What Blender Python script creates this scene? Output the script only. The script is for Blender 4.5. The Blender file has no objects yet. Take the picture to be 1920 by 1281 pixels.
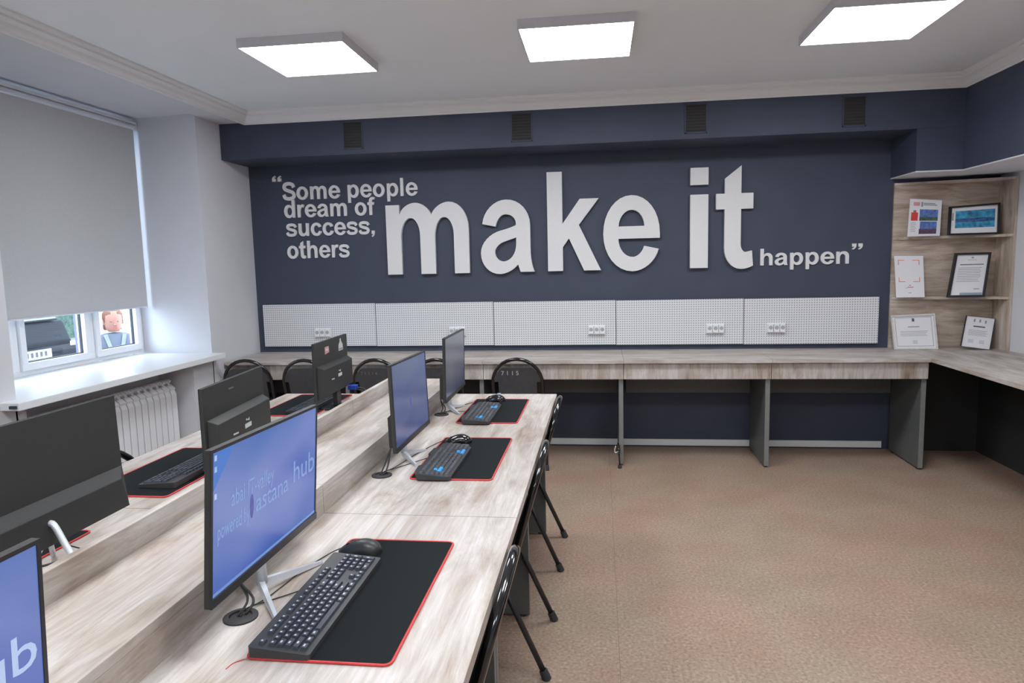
import bpy, bmesh, math, random
from mathutils import Vector, Matrix
random.seed(7)
PI = math.pi
S = bpy.context.scene
COL = S.collection

# ---------------------------------------------------------------- camera
CAM_H = 1.43
F_PX, YAW, PITCH, ROLL = 1283.7, .12936, -.11399, -.02339
cd = bpy.data.cameras.new('camera'); cam = bpy.data.objects.new('camera', cd); COL.objects.link(cam)
cd.sensor_width = 36; cd.lens = F_PX / 1920 * 36; cd.clip_start = .02; cd.clip_end = 200
_f = Vector((-math.sin(YAW) * math.cos(PITCH), math.cos(YAW) * math.cos(PITCH), math.sin(PITCH)))
_r = Vector((math.cos(YAW), math.sin(YAW), 0)); _u = _r.cross(_f)
_r2 = math.cos(ROLL) * _r + math.sin(ROLL) * _u; _u2 = -math.sin(ROLL) * _r + math.cos(ROLL) * _u
_m = Matrix((_r2, _u2, -_f)).transposed().to_4x4(); _m.translation = (0, 0, CAM_H)
cam.matrix_world = _m
S.camera = cam

# ---------------------------------------------------------------- world, exposure
w = bpy.data.worlds.new('overcast'); S.world = w; w.use_nodes = True
bg = w.node_tree.nodes['Background']; bg.inputs[0].default_value = (.72, .85, 1, 1); bg.inputs[1].default_value = 7.0
PANEL_W = 21.0            # emission strength of the ceiling panels
S.view_settings.view_transform = 'Standard'; S.view_settings.look = 'None'
S.view_settings.exposure = 0.28; S.view_settings.gamma = 1.0; S.view_settings.use_curve_mapping = False
S.cycles.max_bounces = 8; S.cycles.diffuse_bounces = 5; S.cycles.transparent_max_bounces = 8

# ---------------------------------------------------------------- materials
def _new(name):
    m = bpy.data.materials.new(name); m.use_nodes = True
    nt = m.node_tree; b = nt.nodes['Principled BSDF']
    return m, nt, b
def N(nt, t, **kw):
    n = nt.nodes.new(t)
    for k, v in kw.items(): setattr(n, k, v)
    return n
def _pos(nt, scale):
    g = N(nt, 'ShaderNodeNewGeometry'); mp = N(nt, 'ShaderNodeMapping')
    mp.inputs['Scale'].default_value = scale
    nt.links.new(g.outputs['Position'], mp.inputs['Vector']); return mp.outputs['Vector']
def ramp(nt, src, stops):
    r = N(nt, 'ShaderNodeValToRGB'); e = r.color_ramp.elements
    while len(e) < len(stops): e.new(.5)
    for k, (p, c) in enumerate(stops): e[k].position = p; e[k].color = (*c, 1)
    nt.links.new(src, r.inputs['Fac']); return r.outputs['Color']
def plain(name, col, rough=.5, metal=0, var=.06, scale=40, bump=0, spec=.5, coat=0):
    m, nt, b = _new(name)
    nz = N(nt, 'ShaderNodeTexNoise'); nz.inputs['Scale'].default_value = 1; nz.inputs['Detail'].default_value = 3
    nt.links.new(_pos(nt, (scale,) * 3), nz.inputs['Vector'])
    c = ramp(nt, nz.outputs['Fac'], [(.3, [max(0, v * (1 - var)) for v in col]), (.7, [min(1, v * (1 + var)) for v in col])])
    nt.links.new(c, b.inputs['Base Color'])
    b.inputs['Roughness'].default_value = rough; b.inputs['Metallic'].default_value = metal
    b.inputs['Specular IOR Level'].default_value = spec; b.inputs['Coat Weight'].default_value = coat
    if bump:
        bp = N(nt, 'ShaderNodeBump'); bp.inputs['Strength'].default_value = bump; bp.inputs['Distance'].default_value = .002
        nt.links.new(nz.outputs['Fac'], bp.inputs['Height']); nt.links.new(bp.outputs['Normal'], b.inputs['Normal'])
    return m
def wood(name, axis, tone=1.0, rough=.42):
    """pale limed-oak laminate; grain runs along axis"""
    m, nt, b = _new(name)
    def sc(al, ac): return tuple(al if k == axis else ac for k in range(3))
    def noise(scale, det, rg=.6, dist=0):
        n = N(nt, 'ShaderNodeTexNoise'); n.inputs['Scale'].default_value = 1; n.inputs['Detail'].default_value = det
        n.inputs['Roughness'].default_value = rg; n.inputs['Distortion'].default_value = dist
        nt.links.new(_pos(nt, scale), n.inputs['Vector']); return n.outputs['Fac']
    a = noise(sc(2.2, 13), 9, .72, .9)       # broad grain bands
    f = noise(sc(5, 120), 3, .6, .2)         # fine fibres
    k = noise(sc(3.2, 9), 2, .5, .3)         # blotches
    tn = tone if isinstance(tone, tuple) else (tone,) * 3
    t = lambda c: [min(1, v * q) for v, q in zip(c, tn)]
    ca = ramp(nt, a, [(.30, t((.37, .30, .25))), (.43, t((.53, .475, .43))), (.54, t((.64, .605, .58))), (.68, t((.77, .76, .765)))])
    cf = ramp(nt, f, [(.3, (.74, .71, .68)), (.60, (1, 1, 1))])
    ck = ramp(nt, k, [(.32, (.64, .55, .47)), (.48, (1, 1, 1))])
    m1 = N(nt, 'ShaderNodeMix', data_type='RGBA', blend_type='MULTIPLY'); m1.inputs[0].default_value = .7
    nt.links.new(ca, m1.inputs[6]); nt.links.new(cf, m1.inputs[7])
    m2 = N(nt, 'ShaderNodeMix', data_type='RGBA', blend_type='MULTIPLY'); m2.inputs[0].default_value = .5
    nt.links.new(m1.outputs[2], m2.inputs[6]); nt.links.new(ck, m2.inputs[7])
    # dark knots
    v = N(nt, 'ShaderNodeTexVoronoi'); v.inputs['Scale'].default_value = 1
    nt.links.new(_pos(nt, sc(2.1, 6.5)), v.inputs['Vector'])
    kn = ramp(nt, v.outputs['Distance'], [(.05, (.45, .36, .30)), (.13, (1, 1, 1))])
    m3 = N(nt, 'ShaderNodeMix', data_type='RGBA', blend_type='MULTIPLY'); m3.inputs[0].default_value = .55
    nt.links.new(m2.outputs[2], m3.inputs[6]); nt.links.new(kn, m3.inputs[7])
    nt.links.new(m3.outputs[2], b.inputs['Base Color'])
    b.inputs['Roughness'].default_value = rough
    bp = N(nt, 'ShaderNodeBump'); bp.inputs['Strength'].default_value = .12; bp.inputs['Distance'].default_value = .001
    nt.links.new(f, bp.inputs['Height']); nt.links.new(bp.outputs['Normal'], b.inputs['Normal'])
    return m
def emit(name, col, strength):
    m, nt, b = _new(name)
    b.inputs['Base Color'].default_value = (*[v * .5 for v in col], 1)
    b.inputs['Emission Color'].default_value = (*col, 1); b.inputs['Emission Strength'].default_value = strength
    b.inputs['Roughness'].default_value = .4
    return m
M = {}
M['wall_white'] = plain('wall_white', (.65, .65, .685), .75, var=.015, scale=6, bump=.05)
M['ceiling_white'] = plain('ceiling_white', (.85, .885, .915), .8, var=.012, scale=3)
M['cornice'] = plain('cornice_white', (.84, .845, .85), .6, var=.01)
M['navy'] = plain('navy_paint', (.045, .055, .088), .62, var=.07, scale=5, bump=.06)
M['woodY'] = wood('limed_oak_along_y', 1, (.84, .815, .80))
M['woodX'] = wood('limed_oak_along_x', 0, (.84, .815, .80))
M['woodZ'] = wood('limed_oak_along_z', 2, (.84, .815, .80))
M['shelfwood'] = wood('grey_oak_shelf', 0, (.82, .74, .66), .5)
M['anthracite'] = plain('anthracite_board', (.105, .112, .108), .45, var=.08, scale=60)
M['black_board'] = plain('black_board', (.035, .035, .035), .5)
M['anthracite_edge'] = plain('grey_edge_band', (.19, .195, .19), .5)
M['black_plastic'] = plain('black_plastic', (.022, .022, .024), .42, var=.1, scale=90)
M['back_plastic'] = plain('monitor_back_plastic', (.030, .030, .030), .5, var=.08, scale=200, bump=.1)
M['gloss_black'] = plain('gloss_black_enamel', (.008, .008, .009), .14, var=.05, coat=.6)
M['rubber'] = plain('rubber', (.03, .03, .032), .7)
M['chair_board'] = plain('charcoal_vinyl', (.060, .060, .066), .55, var=.1, scale=30, bump=.1)
M['mat_cloth'] = plain('mat_cloth', (.010, .013, .014), .9, var=.12, scale=400, bump=.1, spec=.15)
M['red_thread'] = plain('red_thread', (.62, .05, .05), .65, var=.12, scale=300)
M['silver'] = plain('silver_paint', (.70, .73, .78), .32, metal=.35, var=.02)
M['key'] = plain('key_plastic', (.040, .045, .060), .45, var=.08)
M['key_light'] = plain('key_plastic_highlit', (.085, .09, .10), .35)  # paler than the plain keys: highlights on the caps put into the colour
M['kb_body'] = plain('keyboard_body', (.036, .036, .038), .45)
M['legend'] = plain('key_legend', (.55, .58, .65), .6)
M['blue_key'] = plain('blue_key', (.05, .40, .90), .4)
M['blue_plug'] = plain('blue_plug', (.02, .06, .42), .4)
M['white_plastic'] = plain('white_plastic', (.78, .78, .79), .35, var=.01)
M['upvc'] = plain('upvc_white', (.78, .79, .81), .3, var=.01)
M['dark_hole'] = plain('dark_recess', (.38, .38, .40), .7)
M['gasket'] = plain('gasket', (.03, .04, .05), .5)
M['radiator'] = plain('radiator_enamel', (.84, .84, .87), .35, var=.01)
M['lamp_frame'] = plain('lamp_frame', (.62, .62, .66), .5, var=.02)
M['vent'] = plain('vent_dark', (.022, .020, .021), .6)
M['letter'] = plain('letter_white', (.72, .71, .72), .5, var=.01)
M['paper'] = plain('paper', (.74, .73, .76), .6, var=.01)
M['ink'] = plain('ink_grey', (.30, .30, .34), .7)
M['ink_dark'] = plain('ink_dark', (.08, .08, .10), .7)
M['red_print'] = plain('red_print', (.60, .05, .04), .6)
M['orange_print'] = plain('orange_print', (.75, .22, .12), .6)
M['sky_print'] = plain('sky_print', (.10, .18, .45), .5, var=.4, scale=60)
M['teal_print'] = plain('teal_print', (.05, .26, .44), .35, var=.55, scale=28)
M['dark_print'] = plain('crowd_print', (.09, .05, .10), .6, var=.6, scale=140)
M['frame_black'] = plain('frame_black', (.018, .016, .018), .35)
M['frame_white'] = plain('frame_white', (.62, .60, .58), .4)
M['sticker'] = plain('sticker_white', (.60, .62, .62), .5)
M['sticker_pink'] = plain('sticker_pink', (.62, .30, .30), .5)
M['chalk'] = plain('chalk_paint', (.50, .50, .52), .8)
M['chalk_faint'] = plain('chalk_faint', (.17, .17, .18), .8)
M['asphalt'] = plain('asphalt', (.22, .22, .23), .9, var=.1, scale=30)
M['car_paint'] = plain('car_paint', (.014, .017, .022), .55, spec=.1)
M['car_trim'] = plain('car_trim', (.30, .36, .44), .4)
M['car_glass'] = plain('car_glass', (.02, .03, .035), .2, spec=.3)
M['facade'] = plain('facade_plaster', (.30, .29, .27), .9, var=.03, scale=2)
M['post'] = plain('lavender_post', (.13, .14, .22), .6)
M['leaf'] = plain('hedge_leaf', (.05, .10, .07), .8, var=.6, scale=18)
M['skin'] = plain('skin', (.34, .15, .10), .6)
M['hair'] = plain('hair', (.14, .045, .02), .7)
M['jacket'] = plain('jacket', (.09, .10, .13), .85)
M['lapel'] = plain('lapel', (.20, .22, .27), .8)

def floor_mat():
    m, nt, b = _new('speckled_linoleum')
    def noise(s, d):
        n = N(nt, 'ShaderNodeTexNoise'); n.inputs['Scale'].default_value = 1; n.inputs['Detail'].default_value = d
        nt.links.new(_pos(nt, (s, s, s)), n.inputs['Vector']); return n.outputs['Fac']
    c1 = ramp(nt, noise(85, 4), [(.28, (.25, .172, .126)), (.45, (.345, .247, .190)), (.58, (.395, .290, .228)), (.74, (.50, .40, .318))])
    c2 = ramp(nt, noise(3.2, 3), [(.35, (.90, .88, .86)), (.62, (1, 1, 1))])
    c3 = ramp(nt, noise(2.1, 2), [(.38, (.95, .98, .94)), (.64, (1.0, .92, .90))])
    m1 = N(nt, 'ShaderNodeMix', data_type='RGBA', blend_type='MULTIPLY'); m1.inputs[0].default_value = 1
    nt.links.new(c1, m1.inputs[6]); nt.links.new(c2, m1.inputs[7])
    m2 = N(nt, 'ShaderNodeMix', data_type='RGBA', blend_type='MULTIPLY'); m2.inputs[0].default_value = 1
    nt.links.new(m1.outputs[2], m2.inputs[6]); nt.links.new(c3, m2.inputs[7])
    nt.links.new(m2.outputs[2], b.inputs['Base Color']); b.inputs['Roughness'].default_value = .5
    return m
M['floor'] = floor_mat()
def pegboard_mat():
    m, nt, b = _new('perforated_white_board')
    g = N(nt, 'ShaderNodeNewGeometry'); sx = N(nt, 'ShaderNodeSeparateXYZ'); nt.links.new(g.outputs['Position'], sx.inputs[0])
    def cell(o):
        a = N(nt, 'ShaderNodeMath', operation='MULTIPLY'); a.inputs[1].default_value = 1 / .0175; nt.links.new(sx.outputs[o], a.inputs[0])
        f = N(nt, 'ShaderNodeMath', operation='FRACT'); nt.links.new(a.outputs[0], f.inputs[0])
        s = N(nt, 'ShaderNodeMath', operation='SUBTRACT'); s.inputs[1].default_value = .5; nt.links.new(f.outputs[0], s.inputs[0])
        p = N(nt, 'ShaderNodeMath', operation='POWER'); p.inputs[1].default_value = 2; nt.links.new(s.outputs[0], p.inputs[0]); return p.outputs[0]
    ad = N(nt, 'ShaderNodeMath', operation='ADD'); nt.links.new(cell('X'), ad.inputs[0]); nt.links.new(cell('Z'), ad.inputs[1])
    c = ramp(nt, ad.outputs[0], [(.050, (.30, .30, .32)), (.085, (.70, .70, .73))])
    nt.links.new(c, b.inputs['Base Color']); b.inputs['Roughness'].default_value = .45
    return m
M['pegboard'] = pegboard_mat()
def blind_mat():
    m, nt, b = _new('blind_fabric')
    nz = N(nt, 'ShaderNodeTexNoise'); nz.inputs['Scale'].default_value = 1
    nt.links.new(_pos(nt, (200, 200, 200)), nz.inputs['Vector'])
    c = ramp(nt, nz.outputs['Fac'], [(.3, (.50, .50, .51)), (.7, (.56, .56, .57))])
    nt.links.new(c, b.inputs['Base Color']); b.inputs['Roughness'].default_value = .85
    tr = N(nt, 'ShaderNodeBsdfTranslucent'); tr.inputs[0].default_value = (.8, .85, .85, 1)
    mx = N(nt, 'ShaderNodeMixShader'); mx.inputs[0].default_value = .05
    nt.links.new(b.outputs[0], mx.inputs[1]); nt.links.new(tr.outputs[0], mx.inputs[2])
    nt.links.new(mx.outputs[0], nt.nodes['Material Output'].inputs[0]); return m
M['blind'] = blind_mat()
def glass_mat():
    m, nt, b = _new('window_glass'); nt.nodes.remove(b)
    tr = N(nt, 'ShaderNodeBsdfTransparent'); tr.inputs[0].default_value = (.96, .98, 1, 1)
    gl = N(nt, 'ShaderNodeBsdfGlossy'); gl.inputs['Roughness'].default_value = .02
    mx = N(nt, 'ShaderNodeMixShader'); mx.inputs[0].default_value = .05
    nt.links.new(tr.outputs[0], mx.inputs[1]); nt.links.new(gl.outputs[0], mx.inputs[2])
    nt.links.new(mx.outputs[0], nt.nodes['Material Output'].inputs[0]); return m
M['glass'] = glass_mat()
def screen_mat(name, strength, soft):
    """a lit display: blue wallpaper with a paler diagonal field; local object X is width, Z is height"""
    m, nt, b = _new(name)
    tc = N(nt, 'ShaderNodeTexCoord'); mp = N(nt, 'ShaderNodeMapping')
    nt.links.new(tc.outputs['Generated'], mp.inputs['Vector'])
    sx = N(nt, 'ShaderNodeSeparateXYZ'); nt.links.new(mp.outputs['Vector'], sx.inputs[0])
    nz = N(nt, 'ShaderNodeTexNoise'); nz.inputs['Scale'].default_value = 1.6; nz.inputs['Detail'].default_value = 1
    nt.links.new(tc.outputs['Generated'], nz.inputs['Vector'])
    a = N(nt, 'ShaderNodeMath', operation='MULTIPLY'); a.inputs[1].default_value = .55; nt.links.new(nz.outputs['Fac'], a.inputs[0])
    z = N(nt, 'ShaderNodeMath', operation='MULTIPLY_ADD'); z.inputs[1].default_value = .55; nt.links.new(sx.outputs['Z'], z.inputs[0]); nt.links.new(a.outputs[0], z.inputs[2])
    c = ramp(nt, z.outputs[0], soft)
    nt.links.new(c, b.inputs['Emission Color']); b.inputs['Emission Strength'].default_value = strength
    b.inputs['Base Color'].default_value = (.01, .012, .02, 1); b.inputs['Roughness'].default_value = .22
    return m
BLUE = [(.22, (.012, .075, .38)), (.42, (.10, .16, .48)), (.58, (.16, .22, .52)), (.78, (.075, .16, .46))]
M['screen_a'] = screen_mat('screen_blue', .78, BLUE)
M['screen_b'] = screen_mat('screen_blue_dim', .5, [(.2, (.05, .09, .30)), (.45, (.14, .17, .36)), (.6, (.10, .15, .36)), (.8, (.13, .19, .36))])
M['screen_c'] = screen_mat('screen_grey_blue', .45, [(.2, (.04, .055, .12)), (.45, (.12, .13, .19)), (.7, (.17, .18, .22)), (.9, (.14, .16, .20))])
M['screen_text'] = emit('screen_text', (.28, .36, .52), 1.0)
M['screen_text_faint'] = emit('screen_text_faint', (.16, .235, .45), .85)
M['screen_blob'] = emit('screen_blob', (.05, .06, .22), 1.0)
M['screen_tri'] = emit('screen_triangle', (.05, .14, .42), .78)
M['screen_bar'] = emit('screen_bar', (.13, .22, .46), .78)
M['panel_light'] = emit('panel_diffuser', (.92, .965, 1.0), PANEL_W)

# ---------------------------------------------------------------- geometry helpers
class MB:
    def __init__(s): s.v = []; s.f = []
    def add(s, vs, fs):
        o = len(s.v); s.v += [tuple(p) for p in vs]; s.f += [tuple(i + o for i in f) for f in fs]; return s
    def box(s, x0, x1, y0, y1, z0, z1):
        return s.add([(x, y, z) for z in (z0, z1) for y in (y0, y1) for x in (x0, x1)],
                     [(0, 2, 3, 1), (4, 5, 7, 6), (0, 1, 5, 4), (2, 6, 7, 3), (0, 4, 6, 2), (1, 3, 7, 5)])
    def prism(s, poly, a0, a1, axis=2):
        """poly: list of 2D points in the plane of the other two axes (cyclic order)"""
        def p3(p, a):
            return {0: (a, p[0], p[1]), 1: (p[0], a, p[1]), 2: (p[0], p[1], a)}[axis]
        n = len(poly); vs = [p3(p, a0) for p in poly] + [p3(p, a1) for p in poly]
        fs = [tuple(range(n - 1, -1, -1)), tuple(range(n, 2 * n))] + [(i, (i + 1) % n, n + (i + 1) % n, n + i) for i in range(n)]
        return s.add(vs, fs)
    def tube(s, pts, r, seg=8, caps=True):
        pts = [Vector(p) for p in pts]; n = len(pts); rs = r if isinstance(r, (list, tuple)) else [r] * n
        rings = []; up = None
        for i, p in enumerate(pts):
            d = (pts[min(i + 1, n - 1)] - pts[max(i - 1, 0)]).normalized()
            if up is None:
                up = Vector((0, 0, 1)) if abs(d.z) < .9 else Vector((1, 0, 0))
            a = (up - d * up.dot(d)).normalized(); b = d.cross(a); up = a
            rings.append([p + (a * math.cos(2 * PI * k / seg) + b * math.sin(2 * PI * k / seg)) * rs[i] for k in range(seg)])
        vs = [v for R in rings for v in R]; fs = []
        for i in range(n - 1):
            for k in range(seg):
                k2 = (k + 1) % seg; fs.append((i * seg + k, i * seg + k2, (i + 1) * seg + k2, (i + 1) * seg + k))
        if caps: fs += [tuple(range(seg - 1, -1, -1)), tuple((n - 1) * seg + k for k in range(seg))]
        return s.add(vs, fs)
    def lathe(s, prof, c=(0, 0, 0), seg=20):
        """prof: list of (r, z)"""
        n = len(prof); vs = []
        for r, z in prof: vs += [(c[0] + r * math.cos(2 * PI * k / seg), c[1] + r * math.sin(2 * PI * k / seg), c[2] + z) for k in range(seg)]
        fs = [(i * seg + k, i * seg + (k + 1) % seg, (i + 1) * seg + (k + 1) % seg, (i + 1) * seg + k) for i in range(n - 1) for k in range(seg)]
        fs += [tuple(range(seg - 1, -1, -1)), tuple((n - 1) * seg + k for k in range(seg))]
        return s.add(vs, fs)
    def build(s, name, mat, parent=None, smooth=False, bevel=0, matrix=None):
        me = bpy.data.meshes.new(name); me.from_pydata(s.v, [], s.f)
        if matrix is not None: me.transform(matrix)
        bm = bmesh.new(); bm.from_mesh(me); bmesh.ops.recalc_face_normals(bm, faces=bm.faces)
        if bevel: bmesh.ops.bevel(bm, geom=list(bm.edges), offset=bevel, segments=2, affect='EDGES', profile=.6)
        bm.to_mesh(me); bm.free()
        return link(name, me, mat, parent, smooth)
def link(name, me, mat, parent=None, smooth=False):
    if mat is not None: me.materials.clear(); me.materials.append(M[mat] if isinstance(mat, str) else mat)
    if smooth:
        for p in me.polygons: p.use_smooth = True
    o = bpy.data.objects.new(name, me); COL.objects.link(o)
    if parent is not None: o.parent = parent
    return o
def tag(o, label=None, cat=None, group=None, kind=None):
    if label: o['label'] = label
    if cat: o['category'] = cat
    if group: o['group'] = group
    if kind: o['kind'] = kind
    return o
def thing(name, label, cat, loc=(0, 0, 0), rz=0, group=None):
    o = bpy.data.objects.new(name, None); COL.objects.link(o); o.empty_display_size = .1
    o.location = loc; o.rotation_euler = (0, 0, rz); return tag(o, label, cat, group)
def struct(o): return tag(o, kind='structure')
def box(name, mat, b, parent=None, bevel=0): return MB().box(*b).build(name, mat, parent, bevel=bevel)
def copy_tree(o, parent=None):
    c = o.copy(); COL.objects.link(c); c.parent = parent
    for ch in list(o.children): copy_tree(ch, c)
    return c
def spline(pts, n=8):
    """Catmull-Rom through pts"""
    P = [Vector(p) for p in pts]; P = [2 * P[0] - P[1]] + P + [2 * P[-1] - P[-2]]; out = []
    for i in range(1, len(P) - 2):
        for k in range(n):
            t = k / n; a, b, c, d = P[i - 1:i + 3]
            out.append(.5 * ((2 * b) + (c - a) * t + (2 * a - 5 * b + 4 * c - d) * t * t + (3 * b - a - 3 * c + d) * t ** 3))
    out.append(P[-2]); return out
def text_mesh(body, size, bold=0.0, extrude=0.0, align='LEFT'):
    c = bpy.data.curves.new('t', 'FONT'); c.body = body; c.size = size; c.offset = bold; c.extrude = extrude; c.align_x = align; c.resolution_u = 3
    o = bpy.data.objects.new('t', c); COL.objects.link(o)
    dg = bpy.context.evaluated_depsgraph_get(); me = bpy.data.meshes.new_from_object(o.evaluated_get(dg))
    bpy.data.objects.remove(o); bpy.data.curves.remove(c); return me

# ================================================================ ROOM
XL, XR, YB, YF, ZC = -2.76, 2.77, 5.25, -3.2, 2.56
BEAM_Y, BEAM_Z, SOFF_X, SOFF_Z, BOX_X = 4.855, 2.233, 2.33, 1.965, -2.565
struct(box('floor', 'floor', (XL - .3, XR + .2, YF - .2, YB + .2, -.12, 0)))
fs = box('floor_seam', 'anthracite_edge', (.058, .0596, -1, YB - .02, 0, .0006), bpy.data.objects['floor']); fs.data.materials[0] = plain('seam_brown', (.20, .14, .11), .7)
struct(box('ceiling', 'ceiling_white', (XL - .7, XR + .2, YF - .2, YB + .2, ZC, ZC + .12)))
wb = struct(box('wall_back', 'navy', (XL - .66, XR + .2, YB, YB + .15, 0, ZC)))
box('beam', 'navy', (XL, XR, BEAM_Y, YB, BEAM_Z, ZC), wb, bevel=.004)
box('beam_corner_block', 'navy', (2.045, XR, BEAM_Y, YB, SOFF_Z, BEAM_Z), wb)
box('beam_underside', 'wall_white', (2.047, XR, BEAM_Y + .002, YB, SOFF_Z - .008, SOFF_Z), wb)
wr = struct(box('wall_right', 'wall_white', (XR, XR + .2, YF, YB, 0, ZC)))
box('soffit', 'navy', (SOFF_X, XR, YF, BEAM_Y, SOFF_Z, ZC), wr)
box('soffit_underside', 'wall_white', (SOFF_X + .002, XR, YF, BEAM_Y, SOFF_Z - .008, SOFF_Z), wr)
struct(box('wall_front', 'wall_white', (XL - .66, XR + .2, YF - .15, YF, 0, ZC)))
WX = -3.42
wl = MB()
wl.prism([(XL, 4.55), (XL, YB), (WX, YB), (WX, 4.63)], 0, ZC)
wl.prism([(XL, YF), (XL, 2.88), (WX, 2.80), (WX, YF)], 0, ZC)
wl.box(WX, XL, 2.80, 4.63, 2.505, ZC)
wl.box(WX, -3.02, 2.84, 4.60, 0, .80)
wl.box(-3.02, XL, 4.31, 4.56, 0, .80)
wl.box(-3.02, XL, 2.87, 2.93, 0, .80)
wl = struct(wl.build('wall_left', 'wall_white'))
box('soffit', 'wall_white', (XL, BOX_X, YF, BEAM_Y, 2.49, ZC), wl)
# cornices (mitred)
prof = [(0, 2.475), (.006, 2.475), (.006, 2.486), (.016, 2.490), (.024, 2.500), (.032, 2.515), (.046, 2.526), (.052, 2.527), (.052, 2.538), (.066, 2.543), (.070, 2.549), (.070, ZC), (0, ZC)]
def cornice(name, fn0, fn1):
    n = len(prof); vs = [fn0(d, z) for d, z in prof] + [fn1(d, z) for d, z in prof]
    m = MB(); m.add(vs, [tuple(range(n)), tuple(range(2 * n - 1, n - 1, -1))] + [(i, (i + 1) % n, n + (i + 1) % n, n + i) for i in range(n)])
    return struct(m.build(name, 'cornice'))
cornice('trim_1', lambda d, z: (BOX_X + d, YF, z), lambda d, z: (BOX_X + d, BEAM_Y - d, z))
cornice('trim_2', lambda d, z: (BOX_X + d, BEAM_Y - d, z), lambda d, z: (SOFF_X - d, BEAM_Y - d, z))
cornice('trim_3', lambda d, z: (SOFF_X - d, BEAM_Y - d, z), lambda d, z: (SOFF_X - d, YF, z))
bb = struct(MB().box(XL, 2.05, YB - .014, YB, 0.012, .06).build('baseboard_back', 'cornice', bevel=.002))

# ---------------------------------------------------------------- window
win = MB(); wx0, wx1 = -3.40, -3.33
wy0, wy1, wz0, wz1 = 2.83, 4.615, .842, 2.50
win.box(wx0, wx1, wy0, wy1, wz0, wz0 + .03).box(wx0, wx1, wy0, wy1, wz1 - .04, wz1)
for y in (wy0, 3.475, 4.075, wy1 - .04): win.box(wx0, wx1, y, y + (.04 if y in (wy0, wy1 - .04) else .05), wz0 + .03, wz1 - .04)
win = struct(win.build('window_1', 'upvc', bevel=.002))
for y0, y1 in ((wy0 + .04, 3.475), (3.525, 4.075), (4.125, wy1 - .04)):
    s = MB(); b = .042; z0, z1 = wz0 + .03, wz1 - .04
    s.box(-3.375, -3.312, y0, y1, z0, z0 + b).box(-3.375, -3.312, y0, y1, z1 - b, z1)
    s.box(-3.375, -3.312, y0 + .004, y0 + b, z0 + b, z1 - b).box(-3.375, -3.312, y1 - b, y1 - .004, z0 + b, z1 - b)
    s = s.build('sash', 'upvc', win, bevel=.002)
    g = MB(); g.box(-3.357, -3.341, y0 + b, y0 + b + .006, z0 + b, z1 - b).box(-3.357, -3.341, y1 - b - .006, y1 - b, z0 + b, z1 - b).box(-3.357, -3.341, y0 + b, y1 - b, z0 + b, z0 + b + .005)
    g.build('gasket', 'gasket', s)
    box('pane', 'glass', (-3.350, -3.346, y0 + b, y1 - b, z0 + b, z1 - b), s)
sill = MB().box(-3.34, -2.662, 2.79, 4.56, .803, .840).build('window_sill', 'upvc', win, bevel=.004)
box('sill_end_cap', 'gasket', (-2.705, -2.672, 2.778, 2.789, .814, .828), sill)

blind = thing('roller_blind', 'grey fabric roller blind pulled most of the way down the window', 'blind', (-3.25, 3.7, 2.43))
MB().box(-.0015, .0015, -.80, .880, -1.245, .0).build('fabric', 'blind', blind)
MB().tube([(0, -.81, 0.012), (0, .884, 0.012)], .019, 14).build('roller_tube', 'silver', blind, smooth=False)
MB().box(-.03, .022, -.815, .884, .030, .046).build('headrail', 'upvc', blind, bevel=.002)
MB().box(-.022, .022, .885, .893, -.012, .046).build('end_bracket', 'upvc', blind)
MB().tube([(0, -.80, -1.25), (0, .880, -1.25)], .006, 8).build('bottom_bar', 'lamp_frame', blind)

# ---------------------------------------------------------------- radiator in the niche below the sill
rad = thing('radiator', 'white sectional column radiator in the niche under the window sill', 'radiator', (-2.91, 2.985, 0))
sec = MB()
sec.prism([(-.04, .02), (-.04, .68), (-.015, .70), (.02, .70), (.045, .665), (.045, .03), (.03, .01), (-.03, .01)], .004, .0545, axis=1)
proto = None
for k in range(21):
    if proto is None:
        m = MB()
        # front plate with gap, slanted top grill
        m.prism([(.02, .13), (.045, .14), (.045, .60), (.02, .66)], .004, .057, axis=1)
        m.prism([(-.04, .13), (-.03, .12), (.02, .13), (.02, .66), (0, .69), (-.035, .69), (-.04, .67)], .018, .043, axis=1)
        m.prism([(-.03, .672), (.0, .672), (.012, .690), (-.005, .70), (-.03, .70)], .002, .024, axis=1)
        m.prism([(-.03, .672), (.0, .672), (.012, .690), (-.005, .70), (-.03, .70)], .037, .059, axis=1)
        m.prism([(.006, .64), (.034, .625), (.040, .64), (.014, .664)], .004, .057, axis=1)
        proto = m.build('section', 'radiator', rad, bevel=.002); o = proto
    else:
        o = proto.copy(); COL.objects.link(o); o.parent = rad
    o.location = (0, .061 * k, 0)
MB().tube([(-.01, -.03, .16), (-.01, 1.30, .16)], .014, 10).build('lower_pipe', 'radiator', rad)
MB().tube([(-.01, -.03, .62), (-.01, 1.30, .62)], .014, 10).build('upper_pipe', 'radiator', rad)
for yy in (.2, 1.05): MB().box(-.05, -.03, yy, yy + .02, 0, .25).build('floor_bracket', 'radiator', rad)

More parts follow.
